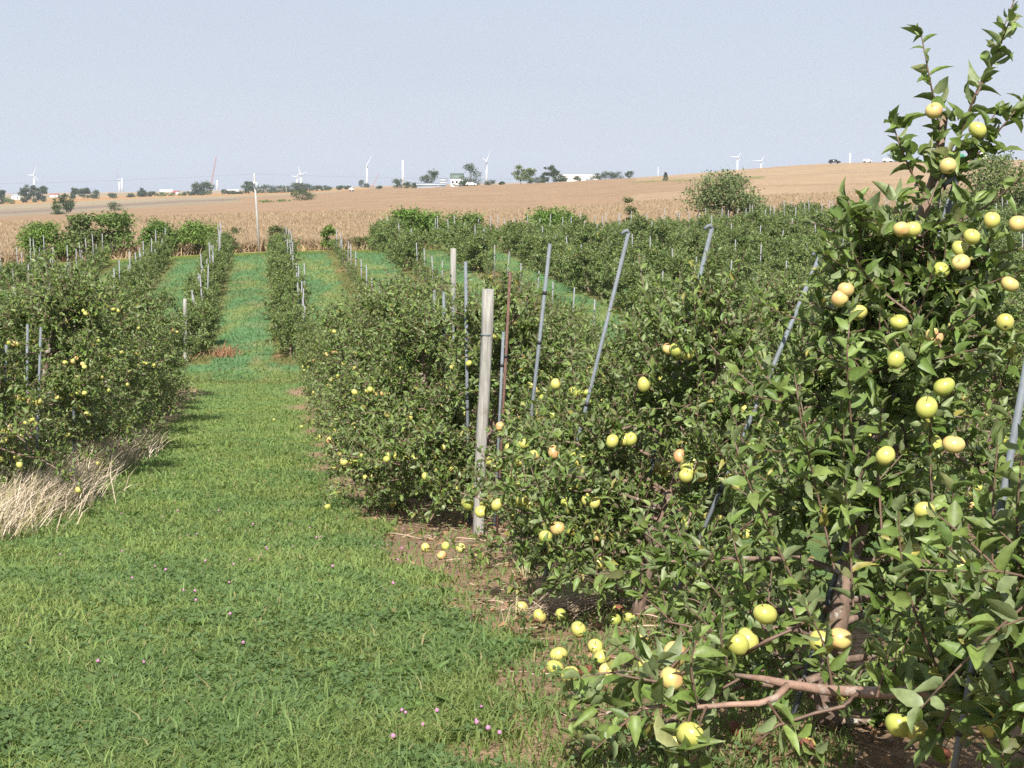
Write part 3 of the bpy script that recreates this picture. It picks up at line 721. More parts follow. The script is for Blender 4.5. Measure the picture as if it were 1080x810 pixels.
tie_mb = MB(); tube(tie_mb, [(0, 0, -.02), (0, 0, .02)], .034, 8); TIE = tie_mb.mesh('stake_tie', M['rubber'], True)
def stake(x, y, label, group, h=1.0):
    o = empty('trellis_stake', gpt(x, y), label, 'stake', group); o.scale = (1, 1, h); o.rotation_euler = (random.gauss(0, .02), random.gauss(0, .035), 0)
    link('shaft', STAKE, o); t = link('tie', TIE, o); t.location = (0, 0, random.uniform(.9, 1.5))
cand = []
rows_l = [-2.1 - 3.5 * k for k in range(6)]; rows_r = [1.35, 4.7] + [8.2 + 3.5 * k for k in range(15)]
for ri, u0 in enumerate(rows_l):
    n = 0; y = 47.0 + (0 if ri == 0 else random.uniform(0, 2))
    while y < 87:
        x = x_of(u0, y)
        if in_view(x, y, 20, .8): n += 1; cand.append((y, x, 'L', ri, n, 1))
        y += random.uniform(1.55, 1.95)
for ri, u0 in enumerate(rows_r):
    n = 0; y = 46.5 + random.uniform(0, 1)
    end = 87 if ri < 2 else 96 + min(ri, 8) * 1.0
    if ri > 5: end = 101 + ri * .6
    while y < end:
        x = x_of(u0, y)
        small = (ri == 1) or (ri >= 2 and y < 73 and u0 < 14)
        if in_view(x, y, 20, .8): n += 1; cand.append((y, x, 'R', ri, n, 2 if small else 1))
        y += random.uniform(1.55, 1.95)
cand.sort()
big = [c for c in cand if c[5] == 1]; small = [c for c in cand if c[5] == 2]
keep = set(id(c) for c in big[:0])
# those that show: the lane rows, then the nearest
order = sorted(big, key=lambda c: (0 if (c[2] == 'L' and c[3] < 4) or (c[2] == 'R' and c[3] in (0, 2)) else 1, c[0]))
indiv, mass = order[:270], order[270:]
LN = ["the far row on the lane's left edge", 'the second far row left of the lane', 'the third far row left of the lane', 'the fourth far row left of the lane', 'the fifth far row left of the lane', 'the sixth far row left of the lane']
for (y, x, sd, ri, n, k) in indiv:
    if sd == 'L': lab = f'{ORD[n - 1]} young tree from the near end of {LN[ri]}'; g = 'young trees of the far left rows'
    elif ri == 0: lab = f"{ORD[n - 1]} young tree from the near end of the far row on the lane's right edge"; g = 'young trees of the far right rows'
    else: lab = 'bushy young tree in the dense far right block among pale stakes'; g = 'young trees massed in the far right block'
    dark = (.92 if ri == 1 else .72) if (sd == 'L' and ri >= 1) else 1.3 if sd == 'R' and ri > 1 else .95
    place_tree('young_apple_tree', YNG[int(rng.integers(0, 7))], x + random.gauss(0, .1), y, lab, 'young tree', g, random.uniform(0, 6.28), random.gauss(0, .08), dark * random.uniform(.88, 1.1))
if mass:
    tm = MB(); cm = MB()
    for (y, x, sd, ri, n, k) in mass:
        t = grow(900 + int(y * 13 + x * 7), H=1.45, Rr=.75, n_limb=9, ll=.17, lod=2, base_h=.12, rose=4, shoots=2, apples=0, tops=3, r0=.03, top_len=(.15, .4))
        add_leaves(cm, np.array(t.lp) + gpt(x, y), t.la, t.ls, 2, t.rg, pal_apple)
    o = link('orchard_trees', cm.mesh('orchard_mass', M['leaf'])); tag(o, 'dense mass of young orchard trees at the back of the far right block', 'orchard', kind='stuff')
for (y, x, sd, ri, n, k) in small:
    lab = 'spindly newly planted apple tree tied to a thin pale stake'
    place_tree('newly_planted_tree', SML[int(rng.integers(0, 3))], x, y, lab, 'sapling', 'newly planted trees of the far right block', random.uniform(0, 6.28), random.gauss(0, .05), random.uniform(.7, 1.1))
# stakes
ns = 0
for (y, x, sd, ri, n, k) in cand:
    if k == 1 and sd == 'L' and n % (2 if ri == 0 else 4) == 1:
        stake(x + random.gauss(-.12, .1), y + .5, f'pale stake beside the {ORD[n - 1]} young tree of {LN[ri]}', 'pale stakes of the far left rows', random.uniform(.70, .86)); ns += 1
    elif k == 1 and sd == 'R' and ri == 0:
        stake(x + random.gauss(.35, .1), y + .5, f"pale stake beside the {ORD[n - 1]} young tree of the far row on the lane's right edge", "pale stakes of the far row on the lane's right edge", random.uniform(.72, .92)); ns += 1
    elif k == 1 and n % 2 == 0:
        stake(x + random.gauss(0, .1), y + .6, 'pale stake poking out of the dense far right block', 'pale stakes in the far right block', random.uniform(.98, 1.2)); ns += 1
    elif k == 2 and n % 2 == 0:
        stake(x + .06, y, 'thin pale stake holding a newly planted tree', 'thin stakes of the newly planted trees', random.uniform(.75, .95)); ns += 1

# ------------------------------------------------------------------ grass of the lane
def screen_ground(N, px0, px1, py0, py1, ymax, rg):
    """random visible ground points, even in the picture (real points on the terrain)"""
    px = rg.uniform(px0, px1, N); py = rg.uniform(py0, py1, N)
    a, b = (px - 540) / F, (405 - py) / F
    dy = cp + b * sp; dx = a / dy; dz = (-sp + b * cp) / dy
    ds = np.exp(np.linspace(math.log(2.6), math.log(60), 900)); gz = ground_z(np.zeros_like(ds), ds)
    sl = gz / ds                                   # ground slope seen from the eye
    run = np.maximum.accumulate(sl)
    d = np.interp(dz, run, ds)
    ok = (d > 2.7) & (d < ymax)
    return dx[ok] * d[ok], d[ok]
def grass():
    rg = np.random.default_rng(77); mb = MB()
    x1, y1 = screen_ground(620000, -160, 900, 380, 900, 44, rg)
    s = soil_mask(x1, y1); u = u_of(x1, y1)
    k = (rg.random(len(s)) > s * .93) & (u < 3.0) & (u > -3.4)
    x, y = x1[k], y1[k]; N = len(x)
    p = patch(x, y); z = ground_z(x, y) + (fbm(x, y, .5, 77) - .5) * .05
    hgt = rg.uniform(.018, .048, N) * (1.0 + .5 * fbm(x, y, .7, 15)) * np.where(rg.random(N) > .97, 1.9, 1)
    w = np.clip(.0014 + y * .00038, .002, .014) * rg.uniform(.7, 1.4, N)
    az = rg.uniform(0, 2 * PI, N); ln = rg.uniform(.3, 1.3, N) * hgt
    dx, dy = np.cos(az), np.sin(az); fa = rg.uniform(0, 2 * PI, N); sx, sy = np.cos(fa) * w, np.sin(fa) * w
    V = np.empty((N, 5, 3))
    V[:, 0] = np.stack([x - sx, y - sy, z - .01], 1); V[:, 1] = np.stack([x + sx, y + sy, z - .01], 1)
    mx, my, mz = x + dx * ln * .35, y + dy * ln * .35, z + hgt * .65
    V[:, 2] = np.stack([mx - sx * .8, my - sy * .8, mz], 1); V[:, 3] = np.stack([mx + sx * .8, my + sy * .8, mz], 1)
    V[:, 4] = np.stack([x + dx * ln, y + dy * ln, z + hgt * rg.uniform(.7, 1, N)], 1)
    t = rg.random(N)[:, None]; pp = (p[:, None] * .65 + rg.random((N, 1)) * .2).clip(0, 1)
    c = (G_y * (1 - pp) + G_b * pp) * (1.0 + .6 * t) * (.74 + .52 * fbm(x, y, 2.4, 91))[:, None]
    c = np.where(rg.random((N, 1)) > .955, G_s, c)
    off = (np.arange(N) * 5)[:, None, None]
    mb.add(V.reshape(-1, 3), (np.array([[2, 3, 4]])[None] + off).reshape(-1, 3), (np.array([[0, 1, 3, 2]])[None] + off).reshape(-1, 4), np.repeat(c[:, None], 5, 1).reshape(-1, 3))
    # coarser tufts in the far lanes
    n = 150000; y = rg.uniform(42, 94, n); x = rg.uniform(-.36, .36, n) * y; u = u_of(x, y); k = (u > -18) & (u < 30); x, y = x[k], y[k]; n = len(x)
    c = ground_cols(x, y) * rg.uniform(.75, 1.5, (n, 1)); z = ground_z(x, y); hh = rg.uniform(.03, .13, n); w = rg.uniform(.012, .035, n); az = rg.uniform(0, PI, n); lx, ly = rg.normal(size=n) * .06, rg.normal(size=n) * .06
    V = np.stack([np.stack([x - np.cos(az) * w, y - np.sin(az) * w, z - .01], 1), np.stack([x + np.cos(az) * w, y + np.sin(az) * w, z - .01], 1), np.stack([x + lx, y + ly, z + hh], 1)], 1)
    mb.add(V.reshape(-1, 3), np.arange(3 * n).reshape(-1, 3), None, np.repeat(c[:, None], 3, 1).reshape(-1, 3))
    # clover and broad weeds: small leaflets in threes
    x1, y1 = screen_ground(120000, -140, 820, 430, 880, 24, rg)
    p = patch(x1, y1); s = soil_mask(x1, y1); u = u_of(x1, y1)
    k = (rg.random(len(p)) < p * .42 + .12) & (rg.random(len(s)) > s * .95) & (u < 2.6) & (u > -3.2)
    x, y = x1[k], y1[k]; N = len(x); z = ground_z(x, y) + rg.uniform(.015, .05, N)
    pos = np.repeat(np.stack([x, y, z], 1), 3, 0); az = np.repeat(rg.uniform(0, 2 * PI, N), 3) + np.tile([0, 2.1, 4.2], N)
    ax = np.stack([np.cos(az), np.sin(az), rg.normal(size=3 * N) * .3], 1)
    sz = np.repeat(rg.uniform(.013, .024, N) * (1 + y * .03), 3)
    pc = lambda n, r: (np.array([.088, .155, .056]) * (1 - (q := r.random((n, 1)))) + np.array([.145, .215, .082]) * q)
    add_leaves(mb, pos, ax, sz, 2, rg, pc, wr=.85, up=1.2, curl=.05)
    # a few broad dock / plantain leaves
    x, y = screen_ground(330, -100, 760, 480, 860, 16, rg); u = u_of(x, y); k = (u < 1.9) & (u > -3.0) & (rg.random(len(u)) > soil_mask(x, y)); x, y = x[k], y[k]
    N = len(x); q = 5; pos = np.repeat(np.stack([x, y, ground_z(x, y) + .02], 1), q, 0); az = rg.uniform(0, 2 * PI, N * q)
    add_leaves(mb, pos, np.stack([np.cos(az), np.sin(az), rg.uniform(.2, 1.0, N * q)], 1), rg.uniform(.035, .085, N * q), 1, rg, lambda n, r: np.array([.12, .20, .06]) * r.uniform(.8, 1.3, (n, 1)), wr=.4, up=1.0)
    o = link('grass', mb.mesh('lane_grass', M['grass'])); tag(o, 'short mown grass and clover covering the lane between the apple rows', 'grass', kind='stuff')
grass()

def straw_clump(mb, cx, cy, n, spread, hl, lean, rg, rx=None, cols=((.48, .40, .29), (.36, .28, .20), (.55, .48, .36))):
    x = cx + rg.normal(size=n) * spread; y = cy + rg.normal(size=n) * spread
    z = ground_z(x, y); h = rg.uniform(*hl, n); d = np.stack([np.full(n, lean[0]) + rg.normal(size=n) * .42, np.full(n, lean[1]) + rg.normal(size=n) * .42, np.ones(n)], 1); d = norm(d)
    w = .0014 + .00022 * cy; f = rg.uniform(0, PI, n); sx, sy = np.cos(f) * w, np.sin(f) * w
    b = np.stack([x, y, z - .01], 1); m = b + d * (h * .6)[:, None]; e = m + norm(d + np.stack([np.full(n, lean[0]) * .7, np.full(n, lean[1]) * .7, np.full(n, -.35)], 1)) * (h * .45)[:, None]
    sv = np.stack([sx, sy, np.zeros(n)], 1)
    V = np.stack([b - sv, b + sv, m - sv, m + sv, e], 1)
    cc = np.array(cols)[rg.integers(0, len(cols), n)] * rg.uniform(.75, 1.2, (n, 1))
    off = (np.arange(n) * 5)[:, None, None]
    mb.add(V.reshape(-1, 3), (np.array([[2, 3, 4]])[None] + off).reshape(-1, 3), (np.array([[0, 1, 3, 2]])[None] + off).reshape(-1, 4), np.repeat(cc[:, None], 5, 1).reshape(-1, 3))
def dry_grass():
    rg = np.random.default_rng(5); mb = MB()
    for (px, py, n, s) in [(-25, 562, 300, .28), (5, 548, 420, .25), (30, 538, 420, .25), (50, 524, 380, .25), (68, 512, 300, .22), (84, 500, 420, .24), (100, 492, 480, .25), (115, 484, 480, .25), (128, 478, 380, .25), (138, 474, 200, .2), (60, 530, 200, .25), (-50, 570, 300, .3)]:
        g = gpix(px, py); straw_clump(mb, g[0] + .02, g[1] - .05, int(n * 1.5), s * .85, (.2, .52), (.36, -.1), rg, cols=((.60, .50, .38), (.48, .38, .29), (.68, .58, .46), (.58, .48, .38), (.30, .30, .12)))
    o = link('dry_grass', mb.mesh('dry_grass', M['straw'])); tag(o, 'tall bleached dry grass leaning out from under the left apple row', 'dry grass', kind='stuff')
    # straw heap, its base by the second tree of the right row
    root = MB(); g = gpix(575, 650)
    for k in range(5): straw_clump(root, g[0] + .05 * k, g[1] + .05 * k, 70, .07, (.10, .28), (1.7, .5), rg, cols=((.38, .29, .20), (.27, .19, .13), (.46, .38, .28)))
    straw_clump(root, g[0] + .1, g[1] + .1, 130, .12, (.12, .32), (-1.7, -.6), rg, cols=((.38, .29, .20), (.27, .19, .13), (.46, .38, .28)))
    o = link('dead_grass_tuft', root.mesh('tuft', M['straw'])); tag(o, 'flattened brown tuft of dead grass on bare soil below the right row', 'grass tuft')
    for (px, py, n, lab) in [(556, 610, 16, 'thin pale grass stalks beside bare soil at the right row'), (540, 655, 16, 'pale upright grass stalks left of the flattened tuft')]:
        q = MB(); g = gpix(px, py); straw_clump(q, g[0], g[1], n, .06, (.07, .2), (.2, 0), rg, cols=((.5, .45, .28), (.42, .38, .2)))
        tag(link('dry_grass_tuft', q.mesh('tuft_small', M['straw'])), lab, 'grass tuft', 'small dry grass tufts')
    q = MB(); g = gpix(214, 382)
    for k in range(7): straw_clump(q, g[0] + .35 + rg.normal() * .22, g[1] + 1.2 + rg.normal() * .5, 45, .2, (.12, .38), (.1, 0), rg, cols=((.30, .13, .07), (.22, .10, .06), (.30, .2, .1)))
    tag(link('dead_weeds', q.mesh('dead_weeds', M['straw'])), 'patch of reddish dead weeds at the foot of the far left end post', 'weeds', kind='stuff')
    # weedy edge of the corn field
    q = MB()
    for px in range(-40, 1120, 9):
        if rg.random() < .75:
            d = rg.uniform(96.5, 99); x = (px - 540) / F * d; straw_clump(q, x, d, 26, .45, (.25, .8), (.1, 0), rg, cols=((.40, .28, .16), (.30, .25, .10), (.42, .33, .2)))
    tag(link('field_edge_weeds', q.mesh('edge_weeds', M['straw'])), 'ragged dry weeds along the near edge of the corn field', 'weeds', kind='stuff')
    # litter of twigs and dead leaves on the bare soil
    q = MB()
    for k in range(420):
        y = rg.uniform(3.2, 13); x = x_of(2.15 + rg.normal() * .5, y); p = gpt(x, y) + np.array([0, 0, .012]); az = rg.uniform(0, 6.28); l = rg.uniform(.05, .28)
        dv = np.array([math.cos(az), math.sin(az), rg.normal() * .06]) * l
        tube(q, [p, p + dv * .5 + np.array([0, 0, .006]), p + dv], rg.uniform(.0018, .0045), 4, np.array([.30, .22, .16]) * rg.uniform(.5, 1.5), mi=0)
    tag(link('twig_litter', q.mesh('twig_litter', simple('twig_litter', (1, 1, 1), .9, tint=True))), 'scattered dead twigs on bare soil under the right row', 'twigs', kind='stuff')
    q = MB(); n = 1500; y = rg.uniform(3.0, 16, n); x = x_of(2.15 + rg.normal(size=n) * .6, y)
    az = rg.uniform(0, 6.28, n)
    add_leaves(q, np.stack([x, y, ground_z(x, y) + .02], 1), np.stack([np.cos(az), np.sin(az), rg.normal(size=n) * .15], 1), rg.uniform(.04, .07, n), 1, rg, lambda m, r: np.array([.22, .13, .07]) * r.uniform(.5, 1.6, (m, 1)), up=1.3)
    tag(link('fallen_leaves', q.mesh('fallen_leaves', M['straw'])), 'brown fallen leaves on bare soil under the right row', 'leaves', kind='stuff')
dry_grass()

# clover blossoms
bl = MB(); lathe(bl, [(.0005, -.008), (.008, -.006), (.0115, 0), (.010, .007), (.005, .012), (.0005, .013)], 8)
tube(bl, [(0, 0, -.09), (.002, 0, -.04), (0, 0, -.006)], .0012, 4, mi=1, cap=False)
BL = bl.mesh('clover_blossom', [M['pink'], simple('clover_stem', (.06, .11, .03))], True)
for (px, py) in [(64, 594), (129, 590), (152, 713), (257, 692), (104, 712), (243, 660), (194, 634), (206, 635), (207, 645), (242, 625), (276, 595), (282, 588), (281, 586), (247, 605), (217, 601), (264, 600), (198, 572), (208, 571), (309, 585), (259, 568), (267, 560), (164, 607), (175, 611), (140, 620),
                 (327, 564), (409, 583), (395, 584), (424, 587), (425, 565), (334, 575), (338, 574), (415, 626), (508, 762), (502, 777), (503, 780), (515, 786), (527, 791), (446, 782), (461, 767), (415, 795), (424, 766), (428, 769), (420, 600), (351, 607), (306, 560), (352, 520), (231, 545), (188, 545), (128, 548), (172, 552)]:
    g = gpix(px, py); o = link('clover_flower', BL); o.location = g + np.array([0, 0, .055]); o.scale = (random.uniform(.45, .85),) * 3
    tag(o, 'pink clover blossom standing in the mown lane grass', 'clover flower', 'pink clover blossoms dotting the lane')

# ------------------------------------------------------------------ fallen apples
def fallen():
    L0 = [(449, 582, 0), (470, 580, 0), (486, 583, 0), (506, 590, 0), (589, 621, 0), (551, 632, 0), (550, 648, 0), (569, 657, 0), (592, 655, 0), (663, 658, 0), (653, 651, 2), (647, 661, 0), (589, 700, 0), (585, 713, 0), (601, 720, 0), (676, 684, 0),
          (618, 715, 3), (634, 703, 0), (776, 777, 3), (850, 796, 2), (993, 806, 2), (628, 690, 0), (610, 672, 0), (420, 520, 0), (432, 528, 0), (466, 590, 1), (318, 452, 0), (330, 448, 0), (289, 444, 0), (405, 500, 0), (640, 716, 1)]
    spots = ['on bare soil below the right row', 'on grass beside the right row']
    where = {449: 'in grass at the left end of the bare soil', 470: 'beside a patch of bare soil, upper left of a close pair', 486: 'on bare soil below the wooden post', 506: 'on bare soil left of the hanging branch', 589: 'under the lowest leaves of the third tree',
             551: 'above the flattened dead grass tuft', 550: 'half hidden in the flattened dead grass tuft', 569: 'just right of the dead grass tuft', 592: 'on soil between the dead grass and second tree', 663: 'on bare soil by the second trunk', 653: 'rotting orange, under the second tree',
             647: 'beside the rotting orange apple', 585: 'lowest of a close pair at the lane edge', 601: 'right of a close pair at the lane edge', 676: 'left of the tip of the bare limb', 618: 'shrivelled brown, near the low branch tip', 634: 'tucked under the low branch tip',
             776: 'rotten dark red, on soil under the bare limb', 850: 'half rotten, on twigs below the bare limb', 993: 'with a round brown rotten hole, at the bottom right', 628: 'on soil between two hanging apples', 610: 'on soil at the edge of the grass', 420: 'on the grass edge left of the right row, nearer of two',
             432: 'on the grass edge left of the right row, farther of two', 466: 'blushed, on soil at the grass edge', 318: 'small in the grass far up the lane, left of two', 330: 'small in the grass far up the lane, right of two', 289: 'alone in the middle of the lane far ahead', 405: 'on the grass below the mid right row', 640: 'blushed, under the low branch tip'}
    for i, (px, py, k) in enumerate(L0):
        g = gpix(px, py); me = [AP[0], AP[1], AP_ROT[0], AP_ROT[1]][k]
        o = link('fallen_apple', me); s = random.uniform(.82, .97) * (.85 if k == 3 else 1); o.location = g + np.array([0, 0, .034 * s]); o.scale = (s, s, s * (.8 if k == 3 else .95))
        o.rotation_euler = (random.uniform(-.2, .2) if k == 2 else random.uniform(-1.2, 1.2), random.uniform(-.3, .3) if k == 2 else random.uniform(-1, 1), random.uniform(-.3, .3) if k == 2 else random.uniform(0, 6))
        w = where.get(px, 'top of a close pair at the lane edge') if (px, py) != (589, 700) else 'top of a close pair at the lane edge'
        tag(o, ('yellow fallen apple ' if k == 0 else 'fallen apple ') + w, 'fallen apple', 'apples fallen under the right row')
fallen()

# ------------------------------------------------------------------ shrubs and background trees
def pal_of(a, b, dead=0.0):
    a, b = np.array(a), np.array(b)
    def f(N, rg):
        t = rg.beta(1.5, 1.5, N)[:, None]; c = a * (1 - t) + b * t
        if dead: c = np.where(rg.random((N, 1)) < dead, np.array([.14, .11, .08]), c)
        return c * rg.uniform(.8, 1.2, (N, 1))
    return f
BRIGHT = ((.10, .175, .030), (.18, .265, .055)); DULL = ((.10, .145, .045), (.165, .21, .07)); FARG = ((.045, .072, .036), (.085, .110, .052)); SPARSE = ((.075, .10, .035), (.15, .15, .06)); WILLOW = ((.10, .145, .05), (.19, .235, .095))
def broad(name, px, yb, yt, wpx, d, label, cat, pal=BRIGHT, n=2600, stems=5, fill=1.0, seed=None, group=None, peak=None, bare=.18, leafk=1.0, mat_='bushleaf', dead=0.0, ground=True):
    seed = seed or int(px * 7 + yt); rg = np.random.default_rng(seed)
    b = W(px, yb, d); x = b[0]; g = gpt(x, d)
    H = W(px, yt, d)[2] - g[2]; Wd = wpx / F * d / 2
    H0 = (yb - yt) / F * d
    if H < H0 * .6 or H > H0 * 1.7: print('HT', label, round(H, 1), round(H0, 1))
    if H < H0 * .6: H = H0
    root = empty(name, g, label, cat, group)
    wd = MB(); lp = []; 
    # lobes
    nl = max(6, int(13 * fill + rg.integers(0, 3))); lobes = []
    for i in range(nl):
        f = rg.uniform(bare, .90); rr = Wd * (1 - abs(f - .42) ** 1.8 * 1.25) * rg.uniform(.35, 1.0); az = i * 2.4 + rg.normal() * .4
        c = np.array([math.cos(az) * rr * .72, math.sin(az) * rr * .6, H * f]); r = min(Wd, H) * rg.uniform(.24, .42) * (.8 + .3 * fill)
        c[2] = min(c[2], H - r * .75); lobes.append((c, r))
    lobes.append((np.array([rg.normal() * .12 * Wd, 0, H - .22 * min(Wd, H)]), .24 * min(Wd, H)))
    if peak: lobes += [(np.array([peak * Wd, 0, H * .86]), .17 * Wd), (np.array([peak * Wd * .8, 0, H * .96]), .10 * Wd)]
    for k in range(stems):
        c, r = lobes[int(rg.integers(0, len(lobes)))]
        s0 = np.array([rg.normal() * .05 * Wd * (stems > 1), rg.normal() * .05 * Wd * (stems > 1), -.05 * H]); P = bez(s0, np.array([c[0] * .35, c[1] * .35, c[2] * .55]), c, 6)
        r0 = max(.012 * H, .018) * (1.6 if stems == 1 else 1); tube(wd, P, np.linspace(r0, r0 * .3, 6), 6, cap=False)
    main = wd
    for (c, r) in lobes:
        tube(wd, bez(np.array([0, 0, .12 * H]), np.array([c[0] * .3, c[1] * .3, c[2] * .6]), c, 5), np.linspace(.008 * H, .002 * H, 5), 5, cap=False)
    wt = np.array([r ** 2 for c, r in lobes]); wt /= wt.sum()
    ci = rg.choice(len(lobes), n, p=wt); C = np.array([c for c, r in lobes])[ci]; rad = np.array([r for c, r in lobes])[ci]
    v = norm(rg.normal(size=(n, 3))); q = rg.uniform(.25, 1.0, n) ** .5 * (1 + rg.normal(size=n) * .12)
    # sub-clumps break the lobe outline up
    dirs = norm(rg.normal(size=(60, 3))); amp = rg.uniform(.6, 1.45, 60); near = np.argmax(v @ dirs.T, 1); q *= amp[near]
    p = C + v * (rad * q)[:, None] * np.array([1, 1, .85])
    p = p[(p[:, 2] > .02 * H)]
    mx = np.quantile(np.abs(p[:, 0]), .975); p[:, 0] *= Wd / mx; p[:, 1] *= min(Wd / mx, 1.6)
    p[:, 2] *= H / np.quantile(p[:, 2], .992)
    ax = norm(rg.normal(size=(len(p), 3)) + np.array([0, 0, .3]))
    ls = (.075 + .05 * math.sqrt(max(H, .3))) * (1 + d / 420) * leafk
    mb = MB(); add_leaves(mb, p, ax, rg.uniform(.7, 1.3, len(p)) * ls, 2, rg, pal_of(*pal, dead=dead), wr=.62, up=.35)
    link('trunk', wd.mesh('trunk_' + name, M['farbark'], True), root); link('crown', mb.mesh('crown_' + name, M[mat_]), root)
    return root
broad('shrub', 46, 275, 236, 50, 97, 'bright green rounded shrub at the left end of the field-edge line', 'shrub', n=3600, seed=3)
broad('shrub', 85, 274, 227, 36, 98, 'tall dull green shrub second from left on the field edge', 'shrub', DULL, n=2600, seed=4, dead=.06)
broad('shrub', 119, 272, 225, 46, 99, 'tall spreading shrub third from left on the field edge', 'shrub', ((.09, .155, .032), (.155, .225, .06)), n=3000, seed=5)
broad('shrub', 168, 270, 234, 44, 97, 'dark leafy shrub left of a lighter one behind the left rows', 'shrub', ((.075, .145, .027), (.145, .22, .045)), n=3200, seed=6)
broad('shrub', 211, 268, 235, 42, 97, 'low leafy shrub ending the line left of the utility pole', 'shrub', n=3000, seed=7)
broad('shrub', 245, 266, 241, 20, 97, 'thin half bare shrub just left of the utility pole', 'shrub', SPARSE, n=420, seed=8, fill=.5, stems=8, dead=.25)
broad('shrub', 291, 265, 239, 24, 97, 'thin half bare shrub just right of the utility pole', 'shrub', SPARSE, n=520, seed=9, fill=.5, stems=7, dead=.15)
broad('shrub', 347, 263, 239, 17, 97, 'small dark green shrub alone at the end of the right lane row', 'shrub', n=900, seed=10, fill=.7)
broad('shrub', 381, 262, 250, 20, 98, 'low yellowish weedy bush on the field edge', 'shrub', SPARSE, n=420, seed=12, fill=.5)
broad('shrub', 437, 262, 221, 52, 98, 'bright green shrub with a pointed top behind the far rows', 'shrub', ((.09, .18, .026), (.16, .26, .05)), n=3800, seed=13, peak=-.35)
broad('shrub', 489, 260, 226, 44, 99, 'rounded green shrub right of the one with a pointed top', 'shrub', ((.085, .155, .030), (.15, .225, .05)), n=3200, seed=14)
broad('shrub', 582, 258, 221, 66, 101, 'wide bright green shrub behind the middle of the far block', 'shrub', ((.09, .18, .026), (.16, .26, .05)), n=4400, seed=15)
broad('sapling', 665, 254, 210, 24, 103, 'thin upright sapling with sparse leaves behind the far block', 'sapling', SPARSE, n=700, seed=16, fill=.5, stems=3)
broad('willow_shrub', 764, 246, 182, 74, 108, 'large many-stemmed willow-like shrub standing before the hill', 'shrub', WILLOW, n=5200, seed=17, stems=11, bare=.30, leafk=.85)
broad('shrub', 800, 244, 217, 34, 107, 'smaller drooping shrub at the right foot of the willow-like shrub', 'shrub', WILLOW, n=1300, seed=18, fill=.7)
broad('shrub', 845, 243, 214, 44, 106, 'loose shrub right of the willow-like shrub at the foot of the hill', 'shrub', DULL, n=2200, seed=19, fill=.8)
broad('shrub', 905, 240, 216, 40, 106, 'low shrub half hidden behind the tallest corner tree', 'shrub', DULL, n=1800, seed=20)
broad('shrub', 1062, 236, 164, 84, 104, 'tall bush at the right edge behind the corner tree', 'shrub', DULL, n=5000, seed=22)
broad('shrub', 1010, 238, 200, 60, 105, 'broad bush behind the corner tree before the hill', 'shrub', DULL, n=3000, seed=23)
